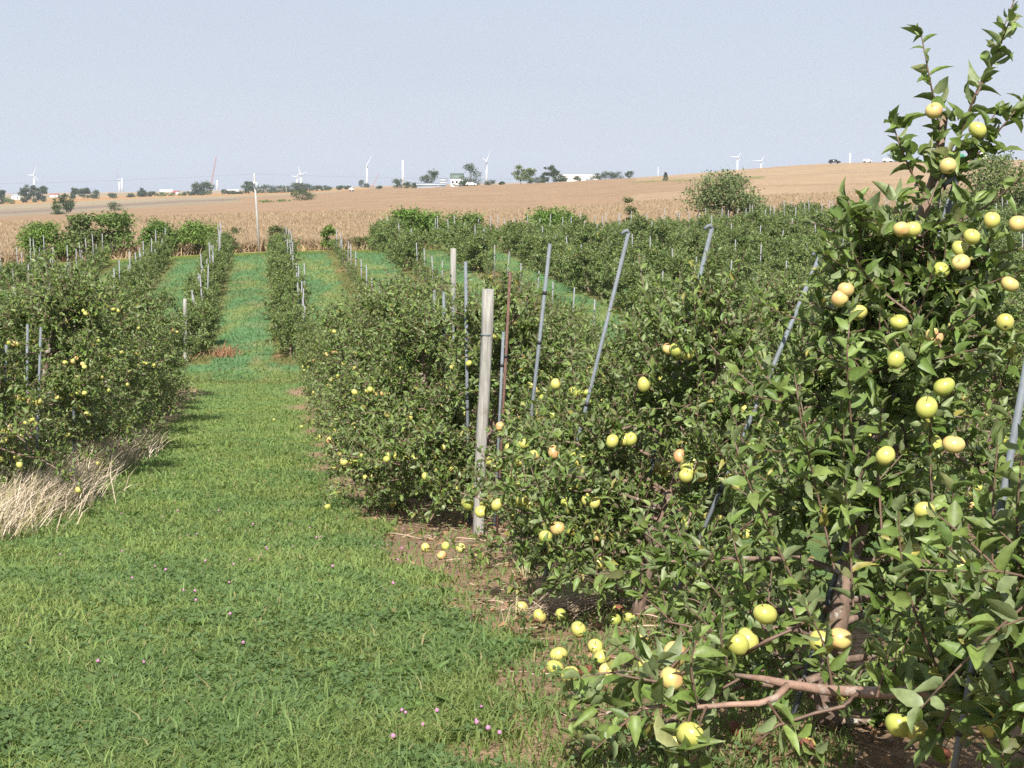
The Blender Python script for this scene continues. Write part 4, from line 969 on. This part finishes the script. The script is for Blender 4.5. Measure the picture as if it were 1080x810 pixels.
FT = [  # px, base y, top y, width, distance, label, leaves
 (60, 224, 210, 9, 430, 'left slim tree of the small clump in the pale field'), (70, 224, 205, 15, 430, 'taller right tree of the small clump in the pale field'), (61, 225, 221, 14, 428, 'low bush at the foot of the small clump in the pale field'),
 (121, 220, 213, 15, 440, 'low round bush in the pale field right of the small clump'), (319, 213, 200, 24, 440, 'round dark bush standing alone right of the utility pole'), (280, 214, 211, 16, 440, 'low green hedge bush just right of the utility pole'), (300, 214, 212, 14, 440, 'low green hedge bush left of the round dark bush'),
 (27, 213, 196, 10, 1000, 'left tree of the tight grey-green group at far left'), (36, 213, 196, 11, 1000, 'middle tree of the tight grey-green group at far left'), (45, 213, 197, 10, 1000, 'right tree of the tight grey-green group at far left'),
 (2, 214, 201, 9, 960, 'grey-green tree at the left picture edge on the horizon'), (9, 214, 209, 12, 960, 'bright low bush at the left picture edge on the horizon'), (78, 210, 199, 8, 1050, 'narrow tree behind the small clump, leftmost of three'), (89, 210, 199, 11, 1050, 'middle of three trees right of the small clump'), (101, 210, 201, 10, 1050, 'paler right one of three trees beyond the small clump'),
 (119, 209, 204, 9, 1050, 'low tree alone below the pair of unfinished towers'), (138, 210, 206, 8, 1080, 'small bush left of two touching horizon trees'), (150, 210, 199, 9, 1080, 'taller of two touching horizon trees'), (160, 210, 202, 8, 1080, 'shorter of two touching horizon trees'),
 (171, 210, 206, 12, 1080, 'low hedge bush before the white truck'), (185, 209, 206.5, 14, 1080, 'low hedge bush under the white truck, right part'), (208, 208, 193, 13, 1050, 'broad tree at the left of the red crane boom'), (216, 208, 192, 16, 1050, 'broad tree below the red crane boom'), (198, 209, 205, 12, 1050, 'low bush left of the trees by the red crane'),
 (237, 207, 200, 8, 1080, 'left small tree of a cluster right of the crane'), (245, 207, 201, 9, 1080, 'right small tree of a cluster right of the crane'), (253, 206, 202, 7, 1080, 'little bush left of the long treeline'), (262, 206, 192, 11, 1080, 'tall tree at the left end of the long treeline'), (272, 206, 197, 12, 1090, 'tree behind the top of the utility pole'),
 (282, 205, 195, 14, 1090, 'second tree of the long treeline right of the utility pole'), (293, 205, 196, 13, 1090, 'third tree of the long treeline'), (304, 204.5, 196, 12, 1090, 'tree left of the second small utility pole'), (314, 204, 193, 14, 1090, 'tree of the long treeline just before the double turbines'), (324, 203.5, 194, 14, 1090, 'tree behind the round dark bush'), (334, 203, 196, 12, 1090, 'last but one tree of the long treeline'), (344, 202, 196, 12, 1090, 'last low tree at the right end of the long treeline'),
 (358, 201.5, 196, 7, 1100, 'left of two small bushes right of the treeline'), (366, 201, 196, 7, 1100, 'right of two small bushes right of the treeline'), (381, 194.5, 190.5, 4, 2200, 'tiny round tree on the far ridge left of a turbine'), (386, 199, 194, 6, 1400, 'tiny round tree at the foot of a turbine'), (400, 200, 196, 6, 900, 'small bush on the field crest by the far crane'),
 (419, 199, 189, 10, 640, 'round dark tree left of the bare white tower'), (429, 199, 192, 8, 640, 'round tree just right of the bare white tower'), (437, 198.5, 193, 6, 640, 'small tree between bare white tower and farm'), (454, 197, 180, 18, 620, 'wide tree at the left side of the white farmhouse'), (485, 197, 191.5, 15, 610, 'low wide bush right of the white farmhouse'), (496, 196, 173, 20, 610, 'tall round-headed tree right of the white farmhouse'),
 (516, 196, 190, 11, 600, 'round bush at the foot of the turbine right of the farm'), (529, 196, 191.5, 6, 600, 'small bush right of the turbine by the farm'), (549, 196, 175, 14, 590, 'yellowish tall tree at the left of the crest group'), (559, 196, 178, 10, 590, 'thin-topped tree of the crest group beside the yellowish tall one'), (567, 195.5, 187, 12, 590, 'low middle bush of the crest group'),
 (575, 195, 177, 8, 595, 'narrow tree of the crest group, left of a taller pair'), (584, 195, 175, 11, 595, 'open-crowned tree of the crest group left of the white shed'), (592, 195, 184, 12, 595, 'low bush at the right of the crest group'), (609, 193, 186, 9, 585, 'small bush in front of the long white shed'), (630, 191, 183, 12, 585, 'left bush of the dark clump right of the white shed'), (640, 190, 181, 14, 585, 'second bush of the dark clump right of the white shed'),
 (651, 190, 181, 14, 585, 'tallest bush of the dark clump right of the white shed'), (663, 191, 184, 9, 580, 'last bush of the dark clump right of the white shed'), (945, 170, 160, 13, 640, 'round tree on the hill crest behind the corner tree'), (1023, 170, 163, 9, 640, 'small tree on the hill crest near the white tank')]
for i, (px, yb, yt, w, d, lab) in enumerate(FT):
    yel = 'yellowish' in lab or 'bright' in lab or 'hedge' in lab
    near = d < 500
    broad('tree' if (yb - yt) > 7 else 'bush', px, yb, yt, w * 1.05, d, lab, 'tree' if (yb - yt) > 7 else 'bush', BRIGHT if 'green hedge' in lab else DULL if yel or near and 'slim' in lab else FARG, n=1500 if (yb - yt) > 10 else 700, stems=2, fill=.8, seed=500 + i, bare=.03, mat_='farleaf', leafk=1.2 if d > 900 else 1.0, group='trees on the horizon')
def conifer():
    g = gpt(W(702, 187, 452)[0], 452); root = empty('conifer', g, 'tiny dark cone-shaped conifer alone at the edge of the hill field', 'tree'); rg = np.random.default_rng(3)
    mb = MB(); n = 420; f = rg.random(n) ** .8; H = 2.6; a = rg.uniform(0, 6.28, n); r = (1 - f) * .85 * rg.uniform(.4, 1, n)
    add_leaves(mb, np.stack([np.cos(a) * r, np.sin(a) * r, f * H + .2], 1), np.stack([np.cos(a), np.sin(a), np.full(n, -.2)], 1), rg.uniform(.3, .5, n), 2, rg, pal_of((.025, .045, .02), (.05, .07, .03)), wr=.4)
    link('crown', mb.mesh('crown_conifer', M['farleaf']), root); w = MB(); tube(w, [(0, 0, -.1), (0, 0, 1.5), (0, 0, 2.6)], [.08, .05, .01], 6); link('trunk', w.mesh('trunk_conifer', M['farbark']), root)
conifer()

# ------------------------------------------------------------------ corn field
def corn():
    rg = np.random.default_rng(9); mb = MB()
    N = 310000
    a = rg.uniform(-.46, .44, N); dd = 99 + (252 - 99) * rg.random(N) ** 1.5
    x = a * dd; y = dd
    fr = rg.random(N) < .1; y = np.where(fr, 99 + rg.random(N) * 3, y); x = a * y
    keep = y + (vnoise(x, y, 60, 61) - .5) * 2.8 < 252
    keep &= vnoise(x, y, 2.5, 65) > .12
    x, y = x[keep], y[keep]; N = len(x); z = ground_z(x, y)
    h = rg.uniform(.45, 1.0, N) * (.85 + .3 * fbm(x, y, 6, 3)); w = rg.uniform(.016, .045, N) * (y / 110) ** .9; az = rg.uniform(0, PI, N)
    ln = rg.normal(size=(N, 2)) * .16
    sx, sy = np.cos(az) * w, np.sin(az) * w
    V = np.stack([np.stack([x - sx, y - sy, z + h * .1], 1), np.stack([x + sx, y + sy, z + h * .1], 1), np.stack([x + sx * .8 + ln[:, 0], y + sy * .8 + ln[:, 1], z + h * .8], 1), np.stack([x - sx * .8 + ln[:, 0] * 1.6, y - sy * .8 + ln[:, 1] * 1.6, z + h], 1)], 1)
    t = rg.random((N, 1)); c = np.array([.305, .224, .142]) * (1 - t) + np.array([.44, .348, .235]) * t
    g = rg.random((N, 1)); c = np.where(g > .985, np.array([.20, .19, .07]), c)
    off = (np.arange(N) * 4)[:, None, None]
    mb.add(V.reshape(-1, 3), None, (np.array([[0, 1, 2, 3]])[None] + off).reshape(-1, 4), np.repeat(c[:, None], 4, 1).reshape(-1, 3))
    tag(link('corn_field', mb.mesh('corn', M['corn'])), 'standing dry tan corn filling the field beyond the orchard', 'corn field', kind='stuff')
corn()

# ------------------------------------------------------------------ utility poles, turbines, cranes
def utility(px, yb, yt, d, r, label, arm=True):
    g = gpt(W(px, yb, d)[0], d); H = W(px, yt, d)[2] - g[2]
    root = empty('utility_pole', g, label, 'utility pole', 'utility poles across the fields')
    mb = MB(); tube(mb, [(0, 0, -.2), (-.02 * H, 0, H * .5), (-.042 * H, 0, H)], [r * 1.2, r, r * .8], 10); link('shaft', mb.mesh('shaft_utility', M['pole'], True), root)
    if arm:
        e = np.array([-.042 * H, 0, H])
        am = MB(); tube(am, [e + (0.0, -.35, -.55), e + (0, .35, -.55)], .035, 6); link('cross_arm', am.mesh('cross_arm', M['pole']), root)
        tr = MB(); lathe(tr, [(.02, -.28), (.13, -.27), (.13, .1), (.06, .16), (.02, .17)], 10, c=e + (.16, -.05, -.62)); link('transformer', tr.mesh('transformer', M['roofgrey'], True), root)
        for s in (-.3, 0.0, .3):
            im = MB(); lathe(im, [(.02, 0), (.045, .02), (.03, .06), (.045, .09), (.01, .13)], 8, c=e + (0, s, -.52 if s else .0)); link('insulator', im.mesh('insulator', M['white'], True), root)
    return g + np.array([-.042 * H, 0, H])
e1 = utility(273.5, 266, 185, 97.5, .075, 'weathered wooden utility pole standing at the far end of the lane')
e2 = utility(302, 204, 194.5, 1000, .22, 'small distant utility pole before the long treeline', arm=False)
def wire(a, b, sag, label):
    mb = MB(); t = np.linspace(0, 1, 40)[:, None]; P = np.asarray(a) * (1 - t) + np.asarray(b) * t; P[:, 2] -= sag * 4 * t[:, 0] * (1 - t[:, 0])
    tube(mb, P, .006, 4); tag(link('power_line', mb.mesh('wire', M['stake'])), label, 'power line')
wire(e1 + (0, 0, .1), e1 + np.array([-60, 4, .4]), .9, 'thin power line running left from the utility pole across the sky')
wire(e1 + (0, 0, .1), e1 + np.array([62, 6, 1.5]), .9, 'thin power line running right from the utility pole across the sky')
def turbine(px, yb, yt, d, label, blades=(), stub=False, k=1.0, grey=None):
    g = gpt(W(px, yb, d)[0], d); ht = W(px, yt, d)[2] - g[2]; root = empty('wind_turbine', g, label, 'wind turbine', 'wind turbines on the horizon')
    u = d / F
    mb = MB(); tube(mb, [(0, 0, -3), (0, 0, ht * .5), (0, 0, ht)], [1.15 * u * k, .95 * u * k, .75 * u * k], 12); link('tower', mb.mesh('tower', M['turb'], True), root)
    if stub: return
    nb = MB(); box(nb, (0, 0, ht + .5 * u), (1.6 * u, 3.2 * u, 1.4 * u)); link('nacelle', nb.mesh('nacelle', M['turb']), root)
    hb = MB(); lathe(hb, [(.05, -1), (.9 * u, -.2 * u), (.7 * u, .5 * u), (.05, .9 * u)], 10, c=(0, 0, 0)); V = hb.v[0]; hb.v[0] = np.stack([V[:, 0], -V[:, 2] - 1.9 * u, V[:, 1] + ht + .5 * u], 1); link('hub', hb.mesh('hub', M['turb'], True), root)
    for (ang, ln) in blades:
        dx, dz = math.sin(R(ang)), math.cos(R(ang)); b = MB(); c0 = np.array([0, -2.1 * u, ht + .5 * u]); Ld = ln * u
        pr = np.array([-dz, 0, dx]); th = np.array([0, 1., 0]); V = []
        for f, w in ((0, .35), (.12, .75), (.35, .6), (.7, .38), (1, .1)):
            m = c0 + np.array([dx, 0, dz]) * Ld * f
            w *= .7; V += [m - pr * w * u, m + th * .14 * u * (1 - f * .7), m + pr * w * u, m - th * .14 * u * (1 - f * .7)]
        Q = []
        for i in range(4):
            for j in range(4): Q.append((i * 4 + j, i * 4 + (j + 1) % 4, (i + 1) * 4 + (j + 1) % 4, (i + 1) * 4 + j))
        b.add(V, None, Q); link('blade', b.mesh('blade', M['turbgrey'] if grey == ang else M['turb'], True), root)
turbine(36.5, 206, 185.5, 4200, 'faint wind turbine at far left above the grey tree group', ((22, 11), (-85, 7), (135, 8)))
turbine(126.3, 206, 190, 3600, 'left unfinished tower of a touching pair, with a dark raised blade', ((-12, 8),), grey=-12)
turbine(129, 206, 188, 3600, 'right white tower of a touching unfinished pair', stub=True)
turbine(229, 203, 190, 3600, 'short white tower stub beside the red crane', stub=True)
turbine(313.5, 202, 187, 3800, 'left turbine of an overlapping pair above the treeline', ((35, 8), (-80, 7), (150, 6)))
turbine(317.5, 202, 184.5, 3700, 'right turbine of an overlapping pair above the treeline', ((-15, 9), (70, 8), (190, 6)))
turbine(387.2, 198, 175, 3000, 'white turbine with one raised blade left of the bare tower', ((30, 12), (-62, 5), (-170, 6)), k=1.0, grey=-62)
turbine(425, 197, 169, 2700, 'tall bare white tower without nacelle or blades', stub=True, k=1.15)
turbine(513.2, 193, 171, 2800, 'white turbine with one raised blade right of the farm', ((20, 12), (-48, 6), (-172, 8)), grey=-172)
turbine(777.6, 182, 166.5, 3600, 'turbine rising from behind the hill, left of two', ((-82, 9), (35, 7), (150, 6)))
turbine(802.5, 182, 170.5, 4400, 'smaller turbine rising from behind the hill, right of two', ((-85, 10), (28, 7), (150, 6)))
turbine(896.2, 180, 161.5, 2900, 'bare white tower rising from behind the hill by the black car', stub=True, k=1.05)
turbine(694, 190, 176, 5200, 'faint thin tower over the hill left of the conifer', stub=True, k=.45)
def crane(px0, y0, px1, y1, d, w, label):
    g = gpt(W(px0, y0, d)[0], d); tip = W(px1, y1, d) - g; root = empty('crane', g, label, 'crane', 'lattice cranes by the towers'); u = d / F
    n = 16; dv = tip / np.linalg.norm(tip); s1 = norm(np.cross(dv, (0, 1, 0))); s2 = np.cross(dv, s1); b = MB(); r = .10 * u * w
    off = [(1, 1), (-1, 1), (-1, -1), (1, -1)]
    for k, (p, q) in enumerate(off):
        P = np.array([tip * t / n + (s1 * p + s2 * q) * .42 * u * w * (1 - .5 * t / n) for t in range(n + 1)]); tube(b, P, r, 4)
        p2, q2 = off[(k + 1) % 4]
        for t in range(n):
            A = tip * t / n + (s1 * p + s2 * q) * .42 * u * w * (1 - .5 * t / n); B = tip * (t + 1) / n + (s1 * p2 + s2 * q2) * .42 * u * w * (1 - .5 * (t + 1) / n); tube(b, [A, B], r * .7, 3, cap=False)
    link('boom', b.mesh('boom', M['cranered']), root)
    c = MB(); box(c, (0, 0, 1.0 * u), (3.0 * u, 3 * u, 1.2 * u)); box(c, (1.0 * u, 0, 1.9 * u), (1.2 * u, 1.6 * u, .8 * u)); link('cab', c.mesh('cab', M['cranered']), root)
    t = MB(); box(t, (0, -1.2 * u, .15 * u), (3.6 * u, .6 * u, .7 * u)); box(t, (0, 1.2 * u, .15 * u), (3.6 * u, .6 * u, .7 * u)); link('tracks', t.mesh('tracks', M['tyre']), root)
crane(221.5, 202, 228, 165.5, 3600, 1.9, 'tall red lattice crane boom leaning right beside a tower stub')
crane(392.5, 196.5, 400.5, 182, 3000, 1.0, 'small faint crane boom between a turbine and the bare tower')

# ------------------------------------------------------------------ farm buildings and vehicles
def building(name, px, yb, d, wx, wy, h, rh, wall, roof, label, cat, rz=0.0, windows=0, hip=False, door=False):
    """gabled building; wx along the picture, ridge along x"""
    g = gpt(W(px, yb, d)[0], d); zb = W(px, yb, d)[2]; zb = max(zb, g[2]); g = np.array([g[0], g[1], zb]); root = empty(name, g, label, cat); root.rotation_euler = (0, 0, rz)
    wb = MB(); x, y = wx / 2, wy / 2
    V = [(-x, -y, -2), (x, -y, -2), (x, y, -2), (-x, y, -2), (-x, -y, h), (x, -y, h), (x, y, h), (-x, y, h), (-x, 0, h + rh), (x, 0, h + rh)]
    wb.add(V, [(4, 7, 8), (5, 9, 6)], [(0, 1, 5, 4), (1, 2, 6, 5), (2, 3, 7, 6), (3, 0, 4, 7)]); link('wall', wb.mesh('wall', M[wall]), root)
    rb = MB(); o = .4; t = .18
    for s in (-1, 1):
        V = [(-x - o, s * (y + o), h - .05 + .02), (x + o, s * (y + o), h - .03), (x + o, 0, h + rh + .06), (-x - o, 0, h + rh + .06)]
        V2 = [(a, b, c + t) for a, b, c in V]; rb.add(V + V2, None, [(0, 1, 2, 3), (7, 6, 5, 4), (0, 4, 5, 1), (1, 5, 6, 2), (3, 2, 6, 7), (0, 3, 7, 4)])
    link('roof', rb.mesh('roof', M[roof]), root)
    for i in range(windows):
        fx = -x + (i + .5) * wx / windows; f = MB(); box(f, (fx, -y - .02, h * .55), (1.0, .06, 1.3)); wo = link('window', f.mesh('window', M['white']), root)
        pz = MB(); box(pz, (fx, -y - .06, h * .55), (.8, .04, 1.1)); link('pane', pz.mesh('pane', M['glass']), wo)
    if door: db = MB(); box(db, (x * .5, -y - .03, h * .35), (wx * .16, .08, h * .7)); link('door', db.mesh('door', M['roofgrey']), root)
    return root
building('farmhouse', 482, 198, 625, 5.2, 5, 3.6, 1.8, 'white', 'roofgreen', 'white farmhouse with grey-green roof between two big trees', 'house', windows=3, door=True)
building('lean_to', 467.5, 198, 622, 2.6, 4, 2.6, 1.0, 'white', 'roofgrey', 'small white annex against the left side of the farmhouse', 'shed', door=True)
building('barn', 455, 198.5, 612, 12.0, 5, .9, .8, 'roofgrey', 'roofgrey', 'long low grey-blue barn left of the white farmhouse', 'barn', door=True)
building('warehouse', 610, 191, 900, 25, 12, 3.2, .9, 'white', 'white', 'long white flat warehouse roof behind the crest trees', 'warehouse', windows=0, door=True)
building('farm_shed', 244, 205, 1500, 17, 8, 2.2, .8, 'white', 'white', 'long white shed below the red crane', 'shed', door=True)
building('farm_shed', 206, 204.5, 1500, 9, 7, 2.0, .7, 'white', 'white', 'short white shed left of the crane trees', 'shed', door=True)
building('house', 17.5, 210, 1250, 7, 6, 3, 1.6, 'white', 'roofgrey', 'white house at far left beside the tight tree group', 'house', windows=2, door=True)
building('farm_shed', 57.5, 207.5, 1500, 8, 6, 2.0, 1.0, 'white', 'roofred', 'small white shed with red roof at far left', 'shed', door=True)
building('farm_shed', 187, 206.2, 1300, 3, 4, 2.2, .8, 'white', 'roofred', 'small red-roofed shed just right of the white truck', 'shed')
def vehicle(name, px, yb, d, L_, Wd, H, body, label, cat, truck=False, trailer=None):
    g = gpt(W(px, yb, d)[0], d); g[2] = max(g[2], W(px, yb, d)[2]); root = empty(name, g, label, cat)
    b = MB(); r = .17 * H + .1
    if truck:
        box(b, (-L_ * .08, 0, r + .25 * H + H * .36), (L_ * .80, Wd, H * .72), mi=0); link('trailer', b.mesh('trailer', M[trailer or body]), root)
        c = MB(); box(c, (L_ * .42, 0, r + H * .36), (L_ * .13, Wd, H * .62)); link('cab', c.mesh('cab_truck', M[body]), root)
        w = MB(); box(w, (L_ * .485, 0, r + H * .5), (.06, Wd * .85, H * .22)); link('windscreen', w.mesh('windscreen', M['glass']), root)
    else:
        pr = [(-.5, .22), (-.5, .55), (-.44, .62), (-.38, .98), (.12, 1.0), (.26, .64), (.46, .56), (.5, .42), (.5, .22)]
        n = len(pr); V = [(L_ * a, -Wd / 2 * (1 if z < .7 else .86), H * z) for a, z in pr] + [(L_ * a, Wd / 2 * (1 if z < .7 else .86), H * z) for a, z in pr]
        Q = [(i, (i + 1) % n, n + (i + 1) % n, n + i) for i in range(n)]; T = [(0, i + 1, i) for i in range(1, n - 1)] + [(n, n + i, n + i + 1) for i in range(1, n - 1)]
        b.add(V, T, Q); link('body', b.mesh('body', M[body]), root)
        for s in (-1, 1):
            w = MB(); box(w, (-L_ * .12, s * (Wd * .455), H * .80), (L_ * .40, .04, H * .22)); link('window', w.mesh('side_window', M['glass']), root)
    for fx in ((-.42, -.3, .3, .42) if truck else (-.31, .31)):
        for s in (-1, 1):
            w = MB(); lathe(w, [(.02, -.1), (r, -.1), (r, .1), (.02, .1)], 12); V = w.v[0]; w.v[0] = np.stack([V[:, 0] + fx * L_, V[:, 2] + s * Wd * .46, V[:, 1] + r], 1); link('wheel', w.mesh('wheel', M['tyre']), root)
vehicle('car', 880, 172.6, 556, 4.5, 1.8, 1.55, 'black', 'black car driving along the hill crest', 'car')
vehicle('car', 914.5, 172, 560, 3.4, 1.7, 1.3, 'white', 'white car on the hill crest behind the corner tree leaves', 'car')
vehicle('car', 936, 171.5, 560, 4.0, 1.7, 1.5, 'white', 'pale car on the hill crest beside the round tree', 'car')
vehicle('truck', 1012, 170, 560, 4.2, 1.8, 2.2, 'greenpaint', 'small green truck on the hill crest seen through corner tree leaves', 'truck', truck=True)
vehicle('truck', 177, 206.5, 1280, 14, 2.6, 3.8, 'red', 'white trailer truck with red cab on the far left road', 'truck', truck=True, trailer='white')
vehicle('car', 497, 197.6, 600, 4.6, 1.8, 1.6, 'white', 'white car parked below the tall round-headed tree', 'car')
vehicle('car', 371, 201.8, 640, 1.9, 1.5, 1.6, 'white', 'tiny white vehicle at the left end of the field crest', 'car')
def tank():
    g = gpt(W(1037, 169.5, 575)[0], 575); root = empty('water_tank', g, 'white upright tank on the hill crest behind the corner tree', 'tank'); b = MB(); lathe(b, [(.02, 0), (1.5, 0), (1.5, 2.6), (.9, 3.1), (.02, 3.2)], 16); link('shell', b.mesh('shell', M['white'], True), root)
    c = MB(); lathe(c, [(.02, 3.15), (.35, 3.15), (.35, 3.4), (.02, 3.45)], 10); link('hatch', c.mesh('hatch', M['roofgrey'], True), root)
tank()

# ------------------------------------------------------------------ haze, light, camera
HAZE = 1
if HAZE:
    mb = MB(); box(mb, (0, 4650, 120 - 100), (16500, 9700, 420))
    m, nt = mat('air'); out = nd(nt, 'ShaderNodeOutputMaterial'); pv = nd(nt, 'ShaderNodeVolumePrincipled')
    pv.inputs['Color'].default_value = (.49, .58, .72, 1); pv.inputs['Density'].default_value = .00014; pv.inputs['Anisotropy'].default_value = 0.0
    L(nt, pv, 0, out, 'Volume')
    o = link('haze', mb.mesh('haze', m)); tag(o, 'pale haze over the far fields and horizon', 'haze', kind='stuff')

SUN_AZ, SUN_EL = R(184), R(44)        # clockwise from +Y: behind and left of the camera
sv = Vector((math.sin(SUN_AZ) * math.cos(SUN_EL), math.cos(SUN_AZ) * math.cos(SUN_EL), math.sin(SUN_EL)))
ld = bpy.data.lights.new('sun', 'SUN'); ld.energy = 4.9; ld.angle = R(.53); ld.color = (1, .955, .88)
lo = bpy.data.objects.new('sun', ld); COL.objects.link(lo); lo.rotation_euler = (-sv).to_track_quat('-Z', 'Y').to_euler(); lo.location = (0, 0, 100)
wd = bpy.data.worlds.new('World'); sc.world = wd; wd.use_nodes = True
nt = wd.node_tree; nt.nodes.clear()
out = nt.nodes.new('ShaderNodeOutputWorld'); bg = nt.nodes.new('ShaderNodeBackground'); sk = nt.nodes.new('ShaderNodeTexSky')
sk.sky_type = 'NISHITA'; sk.sun_disc = False; sk.sun_elevation = SUN_EL; sk.sun_rotation = SUN_AZ; sk.altitude = 250; sk.air_density = 1.0; sk.dust_density = 1.5; sk.ozone_density = 1.0
bg.inputs[1].default_value = .071; tn = nt.nodes.new('ShaderNodeMix'); tn.data_type = 'RGBA'; tn.blend_type = 'MULTIPLY'; tn.inputs[0].default_value = 1; tn.inputs[7].default_value = (1.06, 1.0, 1.0, 1)
nt.links.new(sk.outputs[0], tn.inputs[6])
# a thin veil of high cloud, faintly streaked
wtc = nt.nodes.new('ShaderNodeTexCoord'); wmp = nt.nodes.new('ShaderNodeMapping'); wmp.inputs['Scale'].default_value = (1.2, 1.2, 7.0); wmp.inputs['Rotation'].default_value = (0, R(6), 0)
wnz = nt.nodes.new('ShaderNodeTexNoise'); wnz.inputs['Scale'].default_value = 2.6; wnz.inputs['Detail'].default_value = 6; wnz.inputs['Roughness'].default_value = .6
wmr = nt.nodes.new('ShaderNodeMapRange'); wmr.inputs['From Min'].default_value = .3; wmr.inputs['From Max'].default_value = .75; wmr.inputs['To Min'].default_value = .76; wmr.inputs['To Max'].default_value = .97
nt.links.new(wtc.outputs['Generated'], wmp.inputs[0]); nt.links.new(wmp.outputs[0], wnz.inputs['Vector']); nt.links.new(wnz.outputs[0], wmr.inputs[0])
ve = nt.nodes.new('ShaderNodeMix'); ve.data_type = 'RGBA'; ve.inputs[7].default_value = (4.38, 4.72, 5.5, 1)
nt.links.new(wmr.outputs[0], ve.inputs[0]); nt.links.new(tn.outputs[2], ve.inputs[6]); nt.links.new(ve.outputs[2], bg.inputs[0]); nt.links.new(bg.outputs[0], out.inputs[0])

cd = bpy.data.cameras.new('camera'); cd.sensor_width = 36; cd.lens = F / 1080 * 36; cd.clip_start = .05; cd.clip_end = 30000
co = bpy.data.objects.new('camera', cd); COL.objects.link(co); co.location = (0, 0, 0); co.rotation_euler = (PI / 2 - PITCH, 0, 0)
sc.camera = co
sc.view_settings.view_transform = 'Standard'; sc.view_settings.look = 'None'; sc.view_settings.exposure = 1.0; sc.view_settings.gamma = 1
sc.render.engine = 'CYCLES'
cy = sc.cycles
cy.max_bounces = 6; cy.diffuse_bounces = 3; cy.glossy_bounces = 2; cy.transmission_bounces = 3; cy.volume_bounces = 1; cy.transparent_max_bounces = 4
cy.use_denoising = False; cy.denoiser = 'OPENIMAGEDENOISE'; cy.denoising_input_passes = 'RGB_ALBEDO_NORMAL'; cy.denoising_prefilter = 'ACCURATE'; cy.sample_clamp_indirect = 4.0
sc.render.use_persistent_data = False
